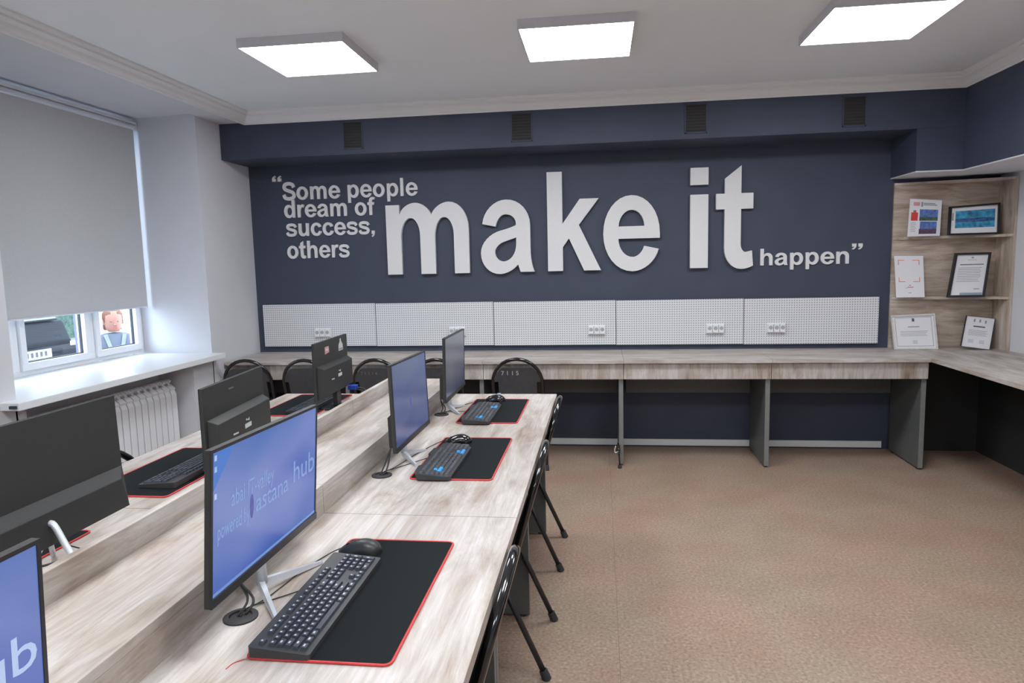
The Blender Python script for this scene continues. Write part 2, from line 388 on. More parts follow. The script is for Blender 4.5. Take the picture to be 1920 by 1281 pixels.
# ---------------------------------------------------------------- ceiling light panels
def light(x0, y0, label, group=None):
    s = .272; t = thing('ceiling_light', label, 'ceiling light', (x0, y0, ZC), group=group)
    m = MB(); e = .006
    m.box(-s, s, -s, -s + e, -.045, 0).box(-s, s, s - e, s, -.045, 0).box(-s, -s + e, -s + e, s - e, -.045, 0).box(s - e, s, -s + e, s - e, -.045, 0)
    m.build('frame', 'lamp_frame', t)
    d = MB().box(-s + e, s - e, -s + e, s - e, -.040, -.030).build('diffuser', 'panel_light', t)
    return t
light(-1.495, 3.595, 'square ceiling light panel closest to the window wall')
light(-.101, 3.595, 'square ceiling light panel above the words make it')
light(1.305, 3.595, 'square ceiling light panel closest to the corner shelf')
for yy, rw in ((1.2, 'in the row over the nearest keyboard'), (-1.4, 'in the row farthest from the lettering')):
    for xx, sd in ((-1.495, 'on the window side'), (-.101, 'between its two neighbours'), (1.305, 'on the return desk side')):
        light(xx, yy, 'square ceiling light panel ' + rw + ' ' + sd, 'ceiling panels further back')

# ---------------------------------------------------------------- vents on the beam
def vent(xc, zc, label):
    t = thing('vent_grille', label, 'vent', (xc, BEAM_Y, zc)); hw, hh = .074, .098
    m = MB(); m.box(-hw, hw, -.006, -.0005, -hh, -hh + .008).box(-hw, hw, -.006, -.0005, hh - .008, hh).box(-hw, -hw + .008, -.006, -.0005, -hh, hh).box(hw - .008, hw, -.006, -.0005, -hh, hh)
    m.build('frame', 'navy', t)
    MB().box(-hw + .008, hw - .008, -.002, -.0005, -hh + .008, hh - .008).build('backing', 'vent', t)
    p = None
    for k in range(9):
        if p is None: p = MB().prism([(-.005, -.004), (-.002, .004), (-.0022, .005), (-.0052, -.003)], -hw + .008, hw - .008, axis=0).build('slat', 'vent', t); o = p
        else: o = p.copy(); COL.objects.link(o); o.parent = t
        o.location = (0, 0, -hh + .02 + k * .0195)
vent(-1.745, 2.365, 'dark vent grille on the beam above the words Some people')
vent(-.530, 2.365, 'dark vent grille on the beam above the letter a')
vent(.648, 2.366, 'dark vent grille on the beam above the letter i')
vent(1.655, 2.362, 'dark vent grille on the beam nearest the corner block')

# ================================================================ WALL LETTERING
def ell(p0, c, p1, n=8):
    k = .56; a = (p0[0] + (c[0] - p0[0]) * k, p0[1] + (c[1] - p0[1]) * k); b = (p1[0] + (c[0] - p1[0]) * k, p1[1] + (c[1] - p1[1]) * k); o = []
    for i in range(1, n + 1):
        t = i / n; u = 1 - t
        o.append(tuple(u ** 3 * p0[j] + 3 * u * u * t * a[j] + 3 * u * t * t * b[j] + t ** 3 * p1[j] for j in (0, 1)))
    return o
def path(*cmds):
    pts = []
    for c in cmds:
        if len(c) == 2: pts.append(c)
        else: pts += ell(pts[-1], c[:2], c[2:])
    return pts
def ellipse(cx, cy, rx, ry): return path((cx + rx, cy), (cx + rx, cy + ry, cx, cy + ry), (cx - rx, cy + ry, cx - rx, cy), (cx - rx, cy - ry, cx, cy - ry), (cx + rx, cy - ry, cx + rx, cy))[:-1]
def stroke(pts, hw):
    P = spline([(p[0], p[1], 0) for p in pts], 6); A = []; B = []
    for i, p in enumerate(P):
        d = (P[min(i + 1, len(P) - 1)] - P[max(i - 1, 0)]).normalized(); n = Vector((-d.y, d.x, 0)); A.append(p + n * hw); B.append(p - n * hw)
    return [(v.x, v.y) for v in A] + [(v.x, v.y) for v in reversed(B)]
def rot180(loops, w): return [[(w - x, 1 - y) for x, y in l] for l in loops]
G = {}
_n = path((.13, 0), (.13, 1), (.375, 1), (.375, .85), (.43, 1.025, .70, 1.025), (1.07, 1.025, 1.07, .62), (1.07, 0), (.805, 0), (.805, .54), (.805, .805, .61, .805), (.395, .805, .395, .50), (.395, 0))
G['n'] = ([_n], 1.178); G['u'] = (rot180([_n], 1.2), 1.178)
G['h'] = ([path((.13, 0), (.13, 1.38), (.395, 1.38), (.395, .86), (.47, 1.025, .70, 1.025), (1.07, 1.025, 1.07, .62), (1.07, 0), (.805, 0), (.805, .54), (.805, .805, .61, .805), (.395, .805, .395, .50), (.395, 0))], 1.178)
G['m'] = ([path((.13, 0), (.13, 1), (.375, 1), (.375, .86), (.44, 1.025, .66, 1.025), (.87, 1.025, .945, .85), (1.03, 1.025, 1.26, 1.025), (1.60, 1.025, 1.60, .64), (1.60, 0), (1.335, 0), (1.335, .56), (1.335, .81, 1.17, .81), (1.0, .81, 1.0, .52), (1.0, 0), (.735, 0), (.735, .56), (.735, .81, .57, .81), (.395, .81, .395, .53), (.395, 0))], 1.715)
G['o'] = ([ellipse(.585, .5, .515, .525), ellipse(.585, .5, .245, .315)], 1.178)
_p = [path((.13, -.39), (.13, 1), (.375, 1), (.375, .87), (.44, 1.025, .69, 1.025), (1.11, 1.025, 1.11, .505), (1.11, -.025, .68, -.025), (.50, -.025, .395, .11), (.395, -.39)), ellipse(.615, .505, .225, .31)]
G['p'] = (_p, 1.178); G['d'] = (rot180(_p, 1.21), 1.178)
G['l'] = ([[(.13, 0), (.13, 1.38), (.395, 1.38), (.395, 0)]], .535)
G['i'] = ([[(.13, 0), (.13, 1), (.395, 1), (.395, 0)], [(.13, 1.13), (.13, 1.36), (.395, 1.36), (.395, 1.13)]], .535)
G['k'] = ([[(.13, 0), (.13, 1.38), (.395, 1.38), (.395, .66), (.70, 1), (1.03, 1), (.68, .64), (1.06, 0), (.765, 0), (.505, .455), (.395, .335), (.395, 0)]], 1.07)
G['t'] = ([path((.16, .79), (.02, .79), (.02, 1), (.16, 1), (.16, 1.20), (.425, 1.37), (.425, 1), (.62, 1), (.62, .79), (.425, .79), (.425, .32), (.425, .205, .51, .205), (.61, .225), (.63, .02), (.55, -.025, .44, -.025), (.16, -.025, .16, .27))], .66)
G['r'] = ([path((.13, 0), (.13, 1), (.375, 1), (.375, .85), (.45, 1.025, .62, 1.025), (.77, .98), (.685, .755), (.63, .79, .575, .79), (.395, .79, .395, .40), (.395, 0))], .733)
G['f'] = ([path((.16, 0), (.16, .79), (.02, .79), (.02, 1), (.16, 1), (.16, 1.08), (.16, 1.405, .48, 1.405), (.69, 1.38), (.655, 1.19), (.54, 1.205), (.425, 1.205, .425, 1.09), (.425, 1), (.61, 1), (.61, .79), (.425, .79), (.425, 0))], .64)
G['c'] = ([path((1.03, .70), (.98, 1.025, .58, 1.025), (.07, 1.025, .07, .50), (.07, -.025, .58, -.025), (.99, -.025, 1.05, .33), (.79, .375), (.76, .19, .59, .19), (.34, .19, .34, .51), (.34, .81, .58, .81), (.74, .81, .77, .655))], 1.07)
G['e'] = ([path((1.09, .43), (1.09, .50), (1.09, 1.025, .58, 1.025), (.07, 1.025, .07, .50), (.07, -.025, .60, -.025), (.97, -.025, 1.07, .28), (.81, .325), (.76, .175, .605, .175), (.35, .175, .345, .43)), path((.35, .60), (.815, .60), (.80, .825, .585, .825), (.365, .825, .35, .60))[:-1]], 1.12)
G['a'] = ([path((.10, .69), (.15, 1.025, .55, 1.025), (.98, 1.025, .98, .66), (.98, .30), (.98, .10, 1.05, 0), (.79, 0), (.745, .11), (.62, -.025, .41, -.025), (.06, -.025, .06, .275), (.06, .53, .45, .595), (.65, .63, .72, .665), (.72, .69), (.72, .82, .53, .82), (.38, .82, .345, .65)),
            path((.72, .49), (.52, .44), (.325, .40, .325, .29), (.325, .155, .48, .155), (.72, .155, .72, .41))], 1.10)
_s = [stroke([(.93, .70), (.82, .865), (.55, .915), (.27, .86), (.20, .72), (.30, .60), (.55, .52), (.82, .43), (.90, .28), (.80, .13), (.53, .085), (.26, .13), (.14, .30)], .112)]
G['s'] = (_s, 1.07)
G['S'] = ([stroke([(1.10, .98), (1.00, 1.20), (.68, 1.28), (.35, 1.21), (.25, 1.02), (.34, .84), (.66, .71), (1.0, .58), (1.12, .37), (1.0, .17), (.66, .09), (.32, .17), (.18, .42)], .138)], 1.286)
_c = path((.13, 0), (.13, .265), (.395, .265), (.395, .08), (.395, -.17, .17, -.24), (.12, -.13), (.25, -.08, .26, 0))
G[','] = ([_c], .5)
G['”'] = ([[(x + dx, y + 1.1) for x, y in _c] for dx in (0, .40)], .9)
G['“'] = ([[(.80 - x + dx - .4, 1.15 - y) for x, y in _c] for dx in (.40, 0)], .9)
def glyph_mesh(loops, sx, sz, depth):
    c = bpy.data.curves.new('g', 'CURVE'); c.dimensions = '2D'; c.fill_mode = 'BOTH'; c.extrude = depth / 2
    for l in loops:
        s = c.splines.new('POLY'); s.points.add(len(l) - 1); s.use_cyclic_u = True
        for p, (x, y) in zip(s.points, l): p.co = (x * sx, y * sz, 0, 1)
    o = bpy.data.objects.new('g', c); COL.objects.link(o)
    dg = bpy.context.evaluated_depsgraph_get(); me = bpy.data.meshes.new_from_object(o.evaluated_get(dg))
    bpy.data.objects.remove(o); bpy.data.curves.remove(c)
    me.transform(Matrix.Rotation(PI / 2, 4, 'X')); return me
def bounds(ch):
    xs = [x for l in G[ch][0] for x, y in l]; return min(xs), max(xs)
def word_line(txt, x0, x1, z, xh, depth, label, lift=.0):
    """raised letters from x0 to x1 with baseline z"""
    pos = []; pen = 0
    for ch in txt:
        if ch == ' ': pen += .535; continue
        pos.append((ch, pen)); pen += G[ch][1]
    lo = pos[0][1] + bounds(pos[0][0])[0]; hi = pos[-1][1] + bounds(pos[-1][0])[1]; sx = (x1 - x0) / (hi - lo)
    t = thing('wall_lettering', label, 'lettering', (x0, YB - depth / 2 - lift, z))
    for ch, p in pos:
        o = link('letter', glyph_mesh(G[ch][0], sx, xh, depth), 'letter', t); o.location = ((p - lo) * sx, 0, 0)
    return t
word_line('“', -2.563, -2.487, 2.035, .088, .014, 'opening quotation mark in white raised lettering on the navy wall')
word_line('Some people', -2.485, -1.387, 1.966, .099, .014, 'small white raised words Some people on the navy wall')
word_line('dream of', -2.478, -1.731, 1.828, .099, .014, 'small white raised words dream of on the navy wall')
word_line('success,', -2.472, -1.744, 1.682, .099, .014, 'small white raised word success with a comma on the navy wall')
word_line('others', -2.472, -1.957, 1.507, .099, .014, 'small white raised word others on the navy wall')
big = thing('wall_lettering', 'large thick white raised words make it on the navy wall', 'lettering', (0, YB - .022, 1.362))
for ch, a, b in (('m', -1.641, -.992), ('a', -.902, -.491), ('k', -.389, .009), ('e', .027, .442), ('i', .660, .788), ('t', .843, 1.109)):
    lo, hi = bounds(ch); sx = (b - a) / (hi - lo)
    o = link('letter', glyph_mesh(G[ch][0], sx, .533, .034), 'letter', big); o.location = (a - lo * sx, 0, 0)
word_line('happen', 1.166, 1.781, 1.370, .088, .014, 'small white raised word happen on the navy wall')
word_line('”', 1.800, 1.872, 1.395, .086, .014, 'closing quotation mark in white raised lettering on the navy wall')

# ---------------------------------------------------------------- pegboards and sockets
px = [-2.705, -1.763, -.819, .118, 1.052, 1.995]
pl = ['closest to the window', 'below the letter m', 'below the letters a and k', 'below the letters e and i', 'closest to the corner shelf']
for k in range(5):
    z0, z1 = .803 - .003 * k, 1.140 - .003 * k
    t = thing('pegboard', 'white perforated pegboard panel ' + pl[k], 'pegboard', ((px[k] + px[k + 1]) / 2, YB, (z0 + z1) / 2))
    hw = (px[k + 1] - px[k]) / 2 - .0025; hh = (z1 - z0) / 2
    MB().box(-hw, hw, -.026, -.014, -hh, hh).build('board', 'pegboard', t, bevel=.001)
    for sx in (-1, 1):
        for sz in (-1, 1): MB().tube([(sx * (hw - .04), 0, sz * (hh - .04)), (sx * (hw - .04), -.015, sz * (hh - .04))], .008, 8).build('spacer', 'white_plastic', t)
sl = ['on the pegboard closest to the window', 'on the pegboard below the letter m', 'on the pegboard below the letter k', 'on the pegboard below the letter i', 'on the pegboard closest to the corner shelf']
for (xc, lab) in zip((-2.20, -1.105, -.028, .846, 1.281), sl):
    t = thing('power_socket', 'white triple power socket ' + lab, 'power socket', (xc, YB - .026, .912))
    MB().box(-.066, .066, -.012, 0, -.038, .038).build('plate', 'white_plastic', t, bevel=.003)
    for q in (-.042, 0, .042):
        f = MB().box(q - .019, q + .019, -.030, -.012, -.030, .030).build('outlet', 'white_plastic', t, bevel=.003)
        m = MB().lathe([(.0145, 0), (.0145, .0012)], seg=16); m.build('recess', 'dark_hole', f, matrix=Matrix.Translation((q, -.0302, .004)) @ Matrix.Rotation(PI / 2, 4, 'X'))

# ================================================================ BACK DESKS
def back_desk(x0, x1, label, last=False):
    t = thing('wall_desk', label, 'desk', ((x0 + x1) / 2, 4.97, 0), group=None)
    c = (x0 + x1) / 2; a, b = x0 - c + .0008, x1 - c - .0008; d = -4.97
    MB().box(a, b, 4.685 + d, YB + d - .002, .730, .755).build('tabletop', 'woodX', t, bevel=.001)
    MB().box(a + .001, b - .001, 4.712 + d, 4.730 + d, .617, .7295).build('apron', 'woodZ', t, bevel=.001)
    for s, xx in ((0, a + .002), (1, b - .032)):
        if s == 0 and not last is None and x0 > XL + .1: continue
        p = MB().box(xx, xx + .030, 4.733 + d, 5.20 + d, .012, .729).build('side_panel', 'anthracite', t)
        MB().box(xx, xx + .030, 4.7315 + d, 4.733 + d, .012, .6168).build('edge_band', 'anthracite_edge', p)
        for yy in (4.76, 5.16): MB().box(xx + .004, xx + .026, yy + d - .012, yy + d + .012, 0, .012).build('foot', 'rubber', p)
    MB().box(a + .032, b - .034, 5.20 + d, 5.216 + d, .43, .729).build('back_band', 'anthracite', t)  # dark grey band across the back, from mid height up to the tabletop
    return t
bx = [-2.745, -1.815, -.822, .156, 1.134, 2.118]
bl = ['pale wood wall desk in the corner by the window', 'pale wood wall desk second from the window wall', 'pale wood wall desk behind the chair numbered 7115', 'pale wood wall desk below the letters e and i', 'pale wood wall desk meeting the corner return desk']
for k in range(5): back_desk(bx[k], bx[k + 1], bl[k])
# right return desk, along the right wall into the corner
rd = thing('return_desk', 'pale wood desk running along the right wall with dark panels beneath', 'desk', (2.44, 2.0, 0))
MB().box(2.12 - 2.44, XR - 2.44 - .003, -2.9, 3.246, .730, .755).build('tabletop', 'woodY', rd, bevel=.001)
MB().box(2.685 - 2.44, 2.70 - 2.44, -2.9, 3.214, .0, .729).build('modesty_panel', 'black_board', rd)
MB().box(2.16 - 2.44, 2.75 - 2.44, 3.215, 3.235, 0, .729).build('end_panel', 'black_board', rd)
for yy in (.55, -.6, -1.9): MB().box(2.18 - 2.44, 2.68 - 2.44, yy, yy + .03, 0, .729).build('side_panel', 'anthracite', rd)

# ================================================================ CENTRE DESKS
def centre_desk(side, y0, y1, label):
    if side > 0: x0, x1, legs = -.768, -.227, (-.74, -.295)
    else: x0, x1, legs = -1.703, -1.0205, (-1.635, -1.08)
    cx, cy = (x0 + x1) / 2, (y0 + y1) / 2
    t = thing('workstation_desk', label, 'desk', (cx, cy, 0))
    MB().box(x0 - cx, x1 - cx, y0 - cy + .0008, y1 - cy - .0008, .722, .750).build('tabletop', 'woodY', t, bevel=.0015)
    for yy in (y0 + .003, (y0 + y1) / 2 - .015, y1 - .033):
        p = MB().box(legs[0] - cx, legs[1] - cx, yy - cy, yy - cy + .03, .012, .7215).build('side_panel', 'anthracite', t, bevel=.001)
        e = legs[1] if side > 0 else legs[0] - .0015
        MB().box(e - cx, e - cx + .0015, yy - cy, yy - cy + .03, .012, .7215).build('edge_band', 'anthracite_edge', p)
        for xx in (legs[0] + .05, legs[1] - .03): MB().lathe([(.013, 0), (.013, .012)], (xx - cx, yy - cy + .015, 0), 10).build('foot', 'rubber', p)
    xm = -.79 if side > 0 else -1.06
    MB().box(xm - cx, xm - cx + .016, y0 - cy + .04, y1 - cy - .04, .25, .7215).build('modesty_panel', 'anthracite', t)
    return t, cx, cy
d1, c1x, c1y = centre_desk(1, .02, 1.759, 'workstation desk holding the keyboard with all black keys')
d2, c2x, c2y = centre_desk(1, 1.761, 3.50, 'workstation desk holding two keyboards with blue keys')
centre_desk(-1, .02, 1.759, 'window side workstation desk under the monitor with a silver leg behind')
centre_desk(-1, 1.761, 3.50, 'window side workstation desk under the two stickered monitors')
def grommet(desk, cx, cy, x, y):
    g = MB().lathe([(.033, .7501), (.033, .7535), (.030, .7550), (.022, .7552), (.021, .7515), (.001, .7512)], (x - cx, y - cy, 0), 24).build('cable_grommet', 'rubber', desk, smooth=False)
grommet(d1, c1x, c1y, -.706, 1.196); grommet(d2, c2x, c2y, -.712, 2.099); grommet(d2, c2x, c2y, -.722, 2.997)
duct = thing('cable_duct', 'raised pale wood cable box and low divider along the centre of the desks', 'desk divider', (-.9, 1.76, 0))
for y0, y1 in ((.02, .888), (.890, 1.759), (1.761, 2.629), (2.631, 3.50)):
    MB().box(-1.0195 + .9, -1.000 + .9, y0 - 1.76, y1 - 1.76, .60, .893).build('divider_board', 'woodY', duct, bevel=.0015)
for y0, y1 in ((.02, 1.759), (1.761, 3.50)):
    MB().box(-.9995 + .9, -.768 + .9, y0 - 1.76, y1 - 1.76, .812, .832).build('lid', 'woodY', duct, bevel=.0015)
    MB().box(-.786 + .9, -.7685 + .9, y0 - 1.76, y1 - 1.76, .7225, .8118).build('riser', 'woodY', duct)
MB().box(-.9995 + .9, -.787 + .9, 3.482 - 1.76, 3.499 - 1.76, .60, .8118).build('end_panel', 'woodZ', duct)

# ================================================================ CHAIRS
def arch_pts():
    """back tube in chair space: front foot - seat - up - arch - down"""
    def plane(u, h):      # u across, h height on the back: leans back above the seat
        return (u, -.110 - .095 * (h - .45) / .33, h)
    R = .172; zs = .777 - R; L = [(R - .012, .205, .010), (R - .006, .02, .245), (R, -.09, .395), plane(R, .47), plane(R, .53), plane(R, zs)]
    L += [plane(R * math.cos(a), zs + R * math.sin(a)) for a in [PI * k / 16 for k in range(1, 16)]]
    Rr = [plane(-R, zs), plane(-R, .53), plane(-R, .47), (-R, -.09, .395), (-R + .006, .02, .245), (-R + .012, .205, .010)]
    return L + Rr
chair0 = None
def make_chair():
    t = thing('folding_chair', 'x', 'chair')
    MB().tube(arch_pts(), .0128, 10).build('back_frame', 'gloss_black', t, smooth=True)
    for s in (-1, 1):
        q = MB().tube([(s * .197, -.205, .012), (s * .190, -.02, .428)], .0105, 8).build('rear_leg', 'black_plastic', t, smooth=True)
        MB().tube([(s * .197, -.2095, 0), (s * .1965, -.196, .034)], [.0165, .0145], 10).build('rubber_foot', 'rubber', q)
        MB().tube([(s * .160, .209, 0), (s * .162, .186, .034)], [.0165, .0145], 10).build('rubber_foot', 'rubber', t)
        MB().tube([(s * .150, -.02, .428), (s * .200, -.02, .428)], .007, 8).build('hinge_pin', 'silver', t)
    MB().tube([(-.165, .125, .11), (.165, .125, .11)], .008, 8).build('front_stretcher', 'black_plastic', t)
    seat = [(-.145, -.12), (.145, -.12), (.155, .10), (.145, .18), (.11, .205), (-.11, .205), (-.145, .18), (-.155, .10)]
    MB().prism(seat, .434, .462).build('seat', 'chair_board', t, bevel=.004)
    poly = [(-.132, .49), (.132, .49), (.134, .615), (.160, .612), (.160, .64), (.146, .672), (.115, .708), (.095, .716), (-.095, .716), (-.115, .708), (-.146, .672), (-.160, .64), (-.160, .612), (-.134, .615)]
    m = MB(); n = len(poly); fy = lambda h: -.110 - .095 * (h - .45) / .33
    vs = [(u, fy(h) - .009, h) for u, h in poly] + [(u, fy(h) + .007, h) for u, h in poly]
    m.add(vs, [tuple(range(n)), tuple(range(2 * n - 1, n - 1, -1))] + [(i, (i + 1) % n, n + (i + 1) % n, n + i) for i in range(n)])
    b = m.build('backrest', 'chair_board', t)
    m = MB()
    for u in (-.115, .115): m.lathe([(.006, 0), (.005, .003)], seg=8); 
    return t
chair0 = make_chair(); first = [True]
def chair(x, y, rz, label, group=None):
    t = chair0 if first[0] else copy_tree(chair0); first[0] = False
    t.location = (x, y, 0); t.rotation_euler = (0, 0, rz); t['label'] = label
    if group: t['group'] = group
    return t
def chair_number(t, txt, mat, size=.034, dx=-.095, h=.668):
    me = text_mesh(txt, size, .0006); y = -.110 - .095 * (h - .45) / .33
    me.transform(Matrix.Translation((dx, y - .0102, h)) @ Matrix.Rotation(math.radians(16), 4, 'X') @ Matrix.Rotation(PI / 2, 4, 'X'))
    b = [c for c in t.children if c.name.startswith('backrest')][0]
    link('painted_number', me, mat, b)
BK = [(-2.565, 'black folding chair at the wall desk in the window corner'), (-2.105, 'black folding chair at the wall desk second from the window corner'), (-1.575, 'black folding chair with faint painted number 71114 on its back'),
      (-1.135, 'black folding chair at the wall desk between the two numbered chairs'), (-.572, 'black folding chair with painted number 7115 on its back')]
back_chairs = [chair(xx, 4.80, [.10, .03, .0, 0, 0][k], lab) for k, (xx, lab) in enumerate(BK)]
chair(-.402, 1.455, PI / 2, 'black folding chair at the desk with the all black keyboard')
chair(-.402, 2.405, PI / 2, 'black folding chair at the aisle side beside the middle mouse mat')
chair(-.400, 3.245, PI / 2, 'black folding chair at the aisle side at the end of the desks')
chair(-1.600, 2.215, -PI / 2, 'black folding chair on the window side of the desks')
chair_number(back_chairs[2], '7 1 1 1 4', 'chalk_faint', .034, -.112, .668)
chair_number(back_chairs[4], '7 1 1 5', 'chalk', .044, -.110, .664)
b_ = [c for c in back_chairs[0].children if c.name.startswith('backrest')][0]
MB().box(-.055, -.03, -.186, -.181, .652, .664).build('paint_mark', 'chalk_faint', b_)

# ================================================================ MONITORS
def monitor(name, label, pos, yaw, tilt, roll, h, w=.49, face=1, scr='screen_a', style='thin', stand='v', reach=1.0):
    """local frame: X = width, Z = up, -Y = out of the screen; origin on the desk below the screen centre"""
    x, y, z = pos; t = thing(name, label, 'monitor', (x, y, .75), 0)
    # rotation: width along +y of the world when face>0 (screen looks +x)
    base = Matrix.Rotation(math.radians(yaw) + (PI / 2 if face > 0 else -PI / 2), 4, 'Z')
    t.rotation_euler = base.to_euler()
    inner = Matrix.Translation((0, 0, z - .75)) @ Matrix.Rotation(math.radians(-tilt), 4, 'X') @ Matrix.Rotation(math.radians(-roll), 4, 'Y')
    hw, hh = w / 2, h / 2
    MB().box(-hw, hw, 0, .010, -hh, hh).build('back_panel', 'back_plastic', t, bevel=.0015, matrix=inner)
    bz = MB(); bt, bbm, bs = .006, .016, .006
    bz.box(-hw, hw, -.003, 0, hh - bt, hh).box(-hw, hw, -.005, 0, -hh, -hh + bbm).box(-hw, -hw + bs, -.003, 0, -hh + bbm, hh - bt).box(hw - bs, hw, -.003, 0, -hh + bbm, hh - bt)
    bz.build('bezel', 'black_plastic', t, matrix=inner)
    s = MB().box(-hw + bs, hw - bs, -.0016, 0, -hh + bbm, hh - bt).build('screen', scr, t, matrix=inner)
    if style == 'thin':
        MB().prism([(.010, -hh + .004), (.034, -hh + .010), (.034, -.035), (.010, -.012)], -hw * .8, hw * .8, axis=0).build('rear_housing', 'back_plastic', t, matrix=inner)
    elif style == 'wide':
        hs = MB(); zt = -hh + .105
        hs.add([(-hw, .010, -hh + .001), (hw, .010, -hh + .001), (hw, .010, zt), (-hw, .010, zt), (-hw + .01, .028, -hh + .002), (hw - .01, .028, -hh + .002), (hw - .03, .028, zt - .028), (-hw + .03, .028, zt - .028)],
               [(0, 1, 5, 4), (1, 2, 6, 5), (2, 3, 7, 6), (3, 0, 4, 7), (4, 5, 6, 7), (3, 2, 1, 0)]); hs.build('rear_housing', 'back_plastic', t, bevel=.002, matrix=inner)
    else:
        hs = MB(); zt = hh * .20; e = .016
        hs.add([(-hw + e, .010, -hh + .004), (hw - e, .010, -hh + .004), (hw - e, .010, zt), (-hw + e, .010, zt), (-hw + e + .012, .042, -hh + .02), (hw - e - .012, .042, -hh + .02), (hw - e - .012, .042, zt - .016), (-hw + e + .012, .042, zt - .016)],
               [(0, 1, 5, 4), (1, 2, 6, 5), (2, 3, 7, 6), (3, 0, 4, 7), (4, 5, 6, 7), (3, 2, 1, 0)]); hs.build('rear_housing', 'back_plastic', t, bevel=.002, matrix=inner)
    zb = z - hh - .75
    if stand == 'v':
        MB().tube([(0, .030, zb + .05), (0, .036, zb + .02), (0, .034, .022)], [.010, .011, .012], 10).build('neck', 'silver', t, smooth=True)
        for sgn, ex, ey in ((-1, -.125, -.055), (1, .145, -.040)):
            m = MB(); a = Vector((0, .036, .022)); b = Vector((ex * reach, .036 + (ey - .036) * reach, .004)); d = (b - a).normalized(); n = Vector((-d.y, d.x, 0)).normalized()
            vs = []
            for p, hwid, ht in ((a, .008, .010), (b, .0045, .003)):
                vs += [p - n * hwid - Vector((0, 0, ht)), p + n * hwid - Vector((0, 0, ht)), p + n * hwid * .7 + Vector((0, 0, ht)), p - n * hwid * .7 + Vector((0, 0, ht))]
            vs = [Vector((v.x, v.y, max(v.z, .0003))) for v in vs]
            m.add(vs, [(0, 1, 2, 3), (7, 6, 5, 4), (0, 4, 5, 1), (1, 5, 6, 2), (2, 6, 7, 3), (3, 7, 4, 0)])
            m.build('stand_leg', 'silver', t)
    elif stand == 'curved':
        MB().tube(spline([(.012, .022, zb + .050), (.012, .038, zb + .049), (.014, .066, zb + .0), (.02, .115, .005)], 5), [.007] * 16, 10).build('rear_leg', 'silver', t, smooth=True)
        for ex in (-.12, -.05): MB().tube([(0, .012, zb + .02), (ex, -.09, .006)], .006, 8).build('front_leg', 'silver', t, smooth=True)
    else:
        MB().box(-.028, .028, .012, .034, .006, zb + .02).build('neck', 'black_plastic', t, bevel=.003)
        MB().lathe([(.105, .0003), (.105, .006), (.098, .010), (.02, .013)], (0, .02, 0), 32).build('base', 'gloss_black', t)
    return t, s, inner
def screen_text(s, inner, hw, hh, items):
    for body, u, u1, v, size, mat in items:
        me = text_mesh(body, size, .0003); xs = [p.co.x for p in me.vertices]; k = (u1 - u) / (max(xs) - min(xs))
        me.transform(Matrix.Diagonal((k, 1, 1, 1)))
        me.transform(inner @ Matrix.Translation((u, -.0022, v)) @ Matrix.Rotation(PI / 2, 4, 'X')); link('wallpaper_lettering', me, mat, s)['kind'] = 'stuff'
def screen_shape(s, inner, poly, mat, y=-.0020, name='screen_print'):
    MB().add([(u, y, v) for u, v in poly], [tuple(range(len(poly)))]).build(name, mat, s, matrix=inner)
def oval(cu, cv, ru, rv, n=16): return [(cu + ru * math.cos(2 * PI * k / n), cv + rv * math.sin(2 * PI * k / n)) for k in range(n)]

hw, hh = .245, .14
t, s, inn = monitor('computer_monitor', 'thin monitor showing a blue wallpaper with pale lettering in two lines', (-.678, 1.298, .974), 2.29, -3.14, -2.67, .280)
screen_shape(s, inn, [(-hw + .007, hh - .007), (-hw + .007, hh - .075), (-hw + .085, hh - .007)], 'screen_tri')
screen_shape(s, inn, [(-hw + .007, -hh + .017), (hw - .007, -hh + .017), (hw - .007, -hh + .023), (-hw + .007, -hh + .023)], 'screen_bar')
screen_text(s, inn, hw, hh, [('abai IT-valley', -.174, .005, .020, .046, 'screen_text_faint'), ('powered by', -.223, -.104, -.026, .042, 'screen_text_faint'), ('astana', -.076, .078, -.022, .056, 'screen_text_faint'), ('hub', .103, .226, -.014, .070, 'screen_text_faint')])
screen_shape(s, inn, oval(-.092, -.004, .008, .024), 'screen_blob')
for v in (.118, .098, .05): screen_shape(s, inn, [(-hw + .012, v), (-hw + .020, v), (-hw + .020, v + .010), (-hw + .012, v + .010)], 'screen_text')
MON = [t]
t, s, inn = monitor('computer_monitor', 'thin monitor with a blotchy blue screen beside the middle mouse mat', (-.659, 2.298, .971), 2.09, 1.89, -1.98, .283, scr='screen_b', reach=.72)
screen_shape(s, inn, oval(-.02, -.01, .009, .020), 'screen_blob')
MON.append(t)
t, s, inn = monitor('computer_monitor', 'thin monitor with a dull grey blue screen at the end of the desks', (-.670, 3.086, .974), 1.68, -.89, -.59, .282, scr='screen_c', reach=.72); MON.append(t)
t, s, inn = monitor('computer_monitor', 'thin monitor of which only a blue corner with a large letter b shows', (-.699, .487, .967), -.11, -2.62, -.28, .280)
screen_text(s, inn, hw, hh, [('hub', .103, .226, -.014, .070, 'screen_text')])
t, s, inn = monitor('computer_monitor', 'large dark monitor seen from behind with a silver rear leg', (-1.222, 1.308, .980), 0.4, -1.2, 0, .285, w=.50, face=-1, scr='screen_b', style='wide', stand='curved')
L1 = t
t, s, inn = monitor('computer_monitor', 'black monitor seen from behind with white labels on its housing', (-1.270, 2.206, .930), 6.0, 0, 0, .262, face=-1, scr='screen_b', style='box', stand='column'); L2 = t; i2 = inn
t, s, inn = monitor('computer_monitor', 'black monitor seen from behind with a bottle sticker and a red sticker', (-1.310, 3.175, .950), 2.8, 0, 0, .270, w=.465, face=-1, scr='screen_b', style='box', stand='column'); L3 = t; i3 = inn
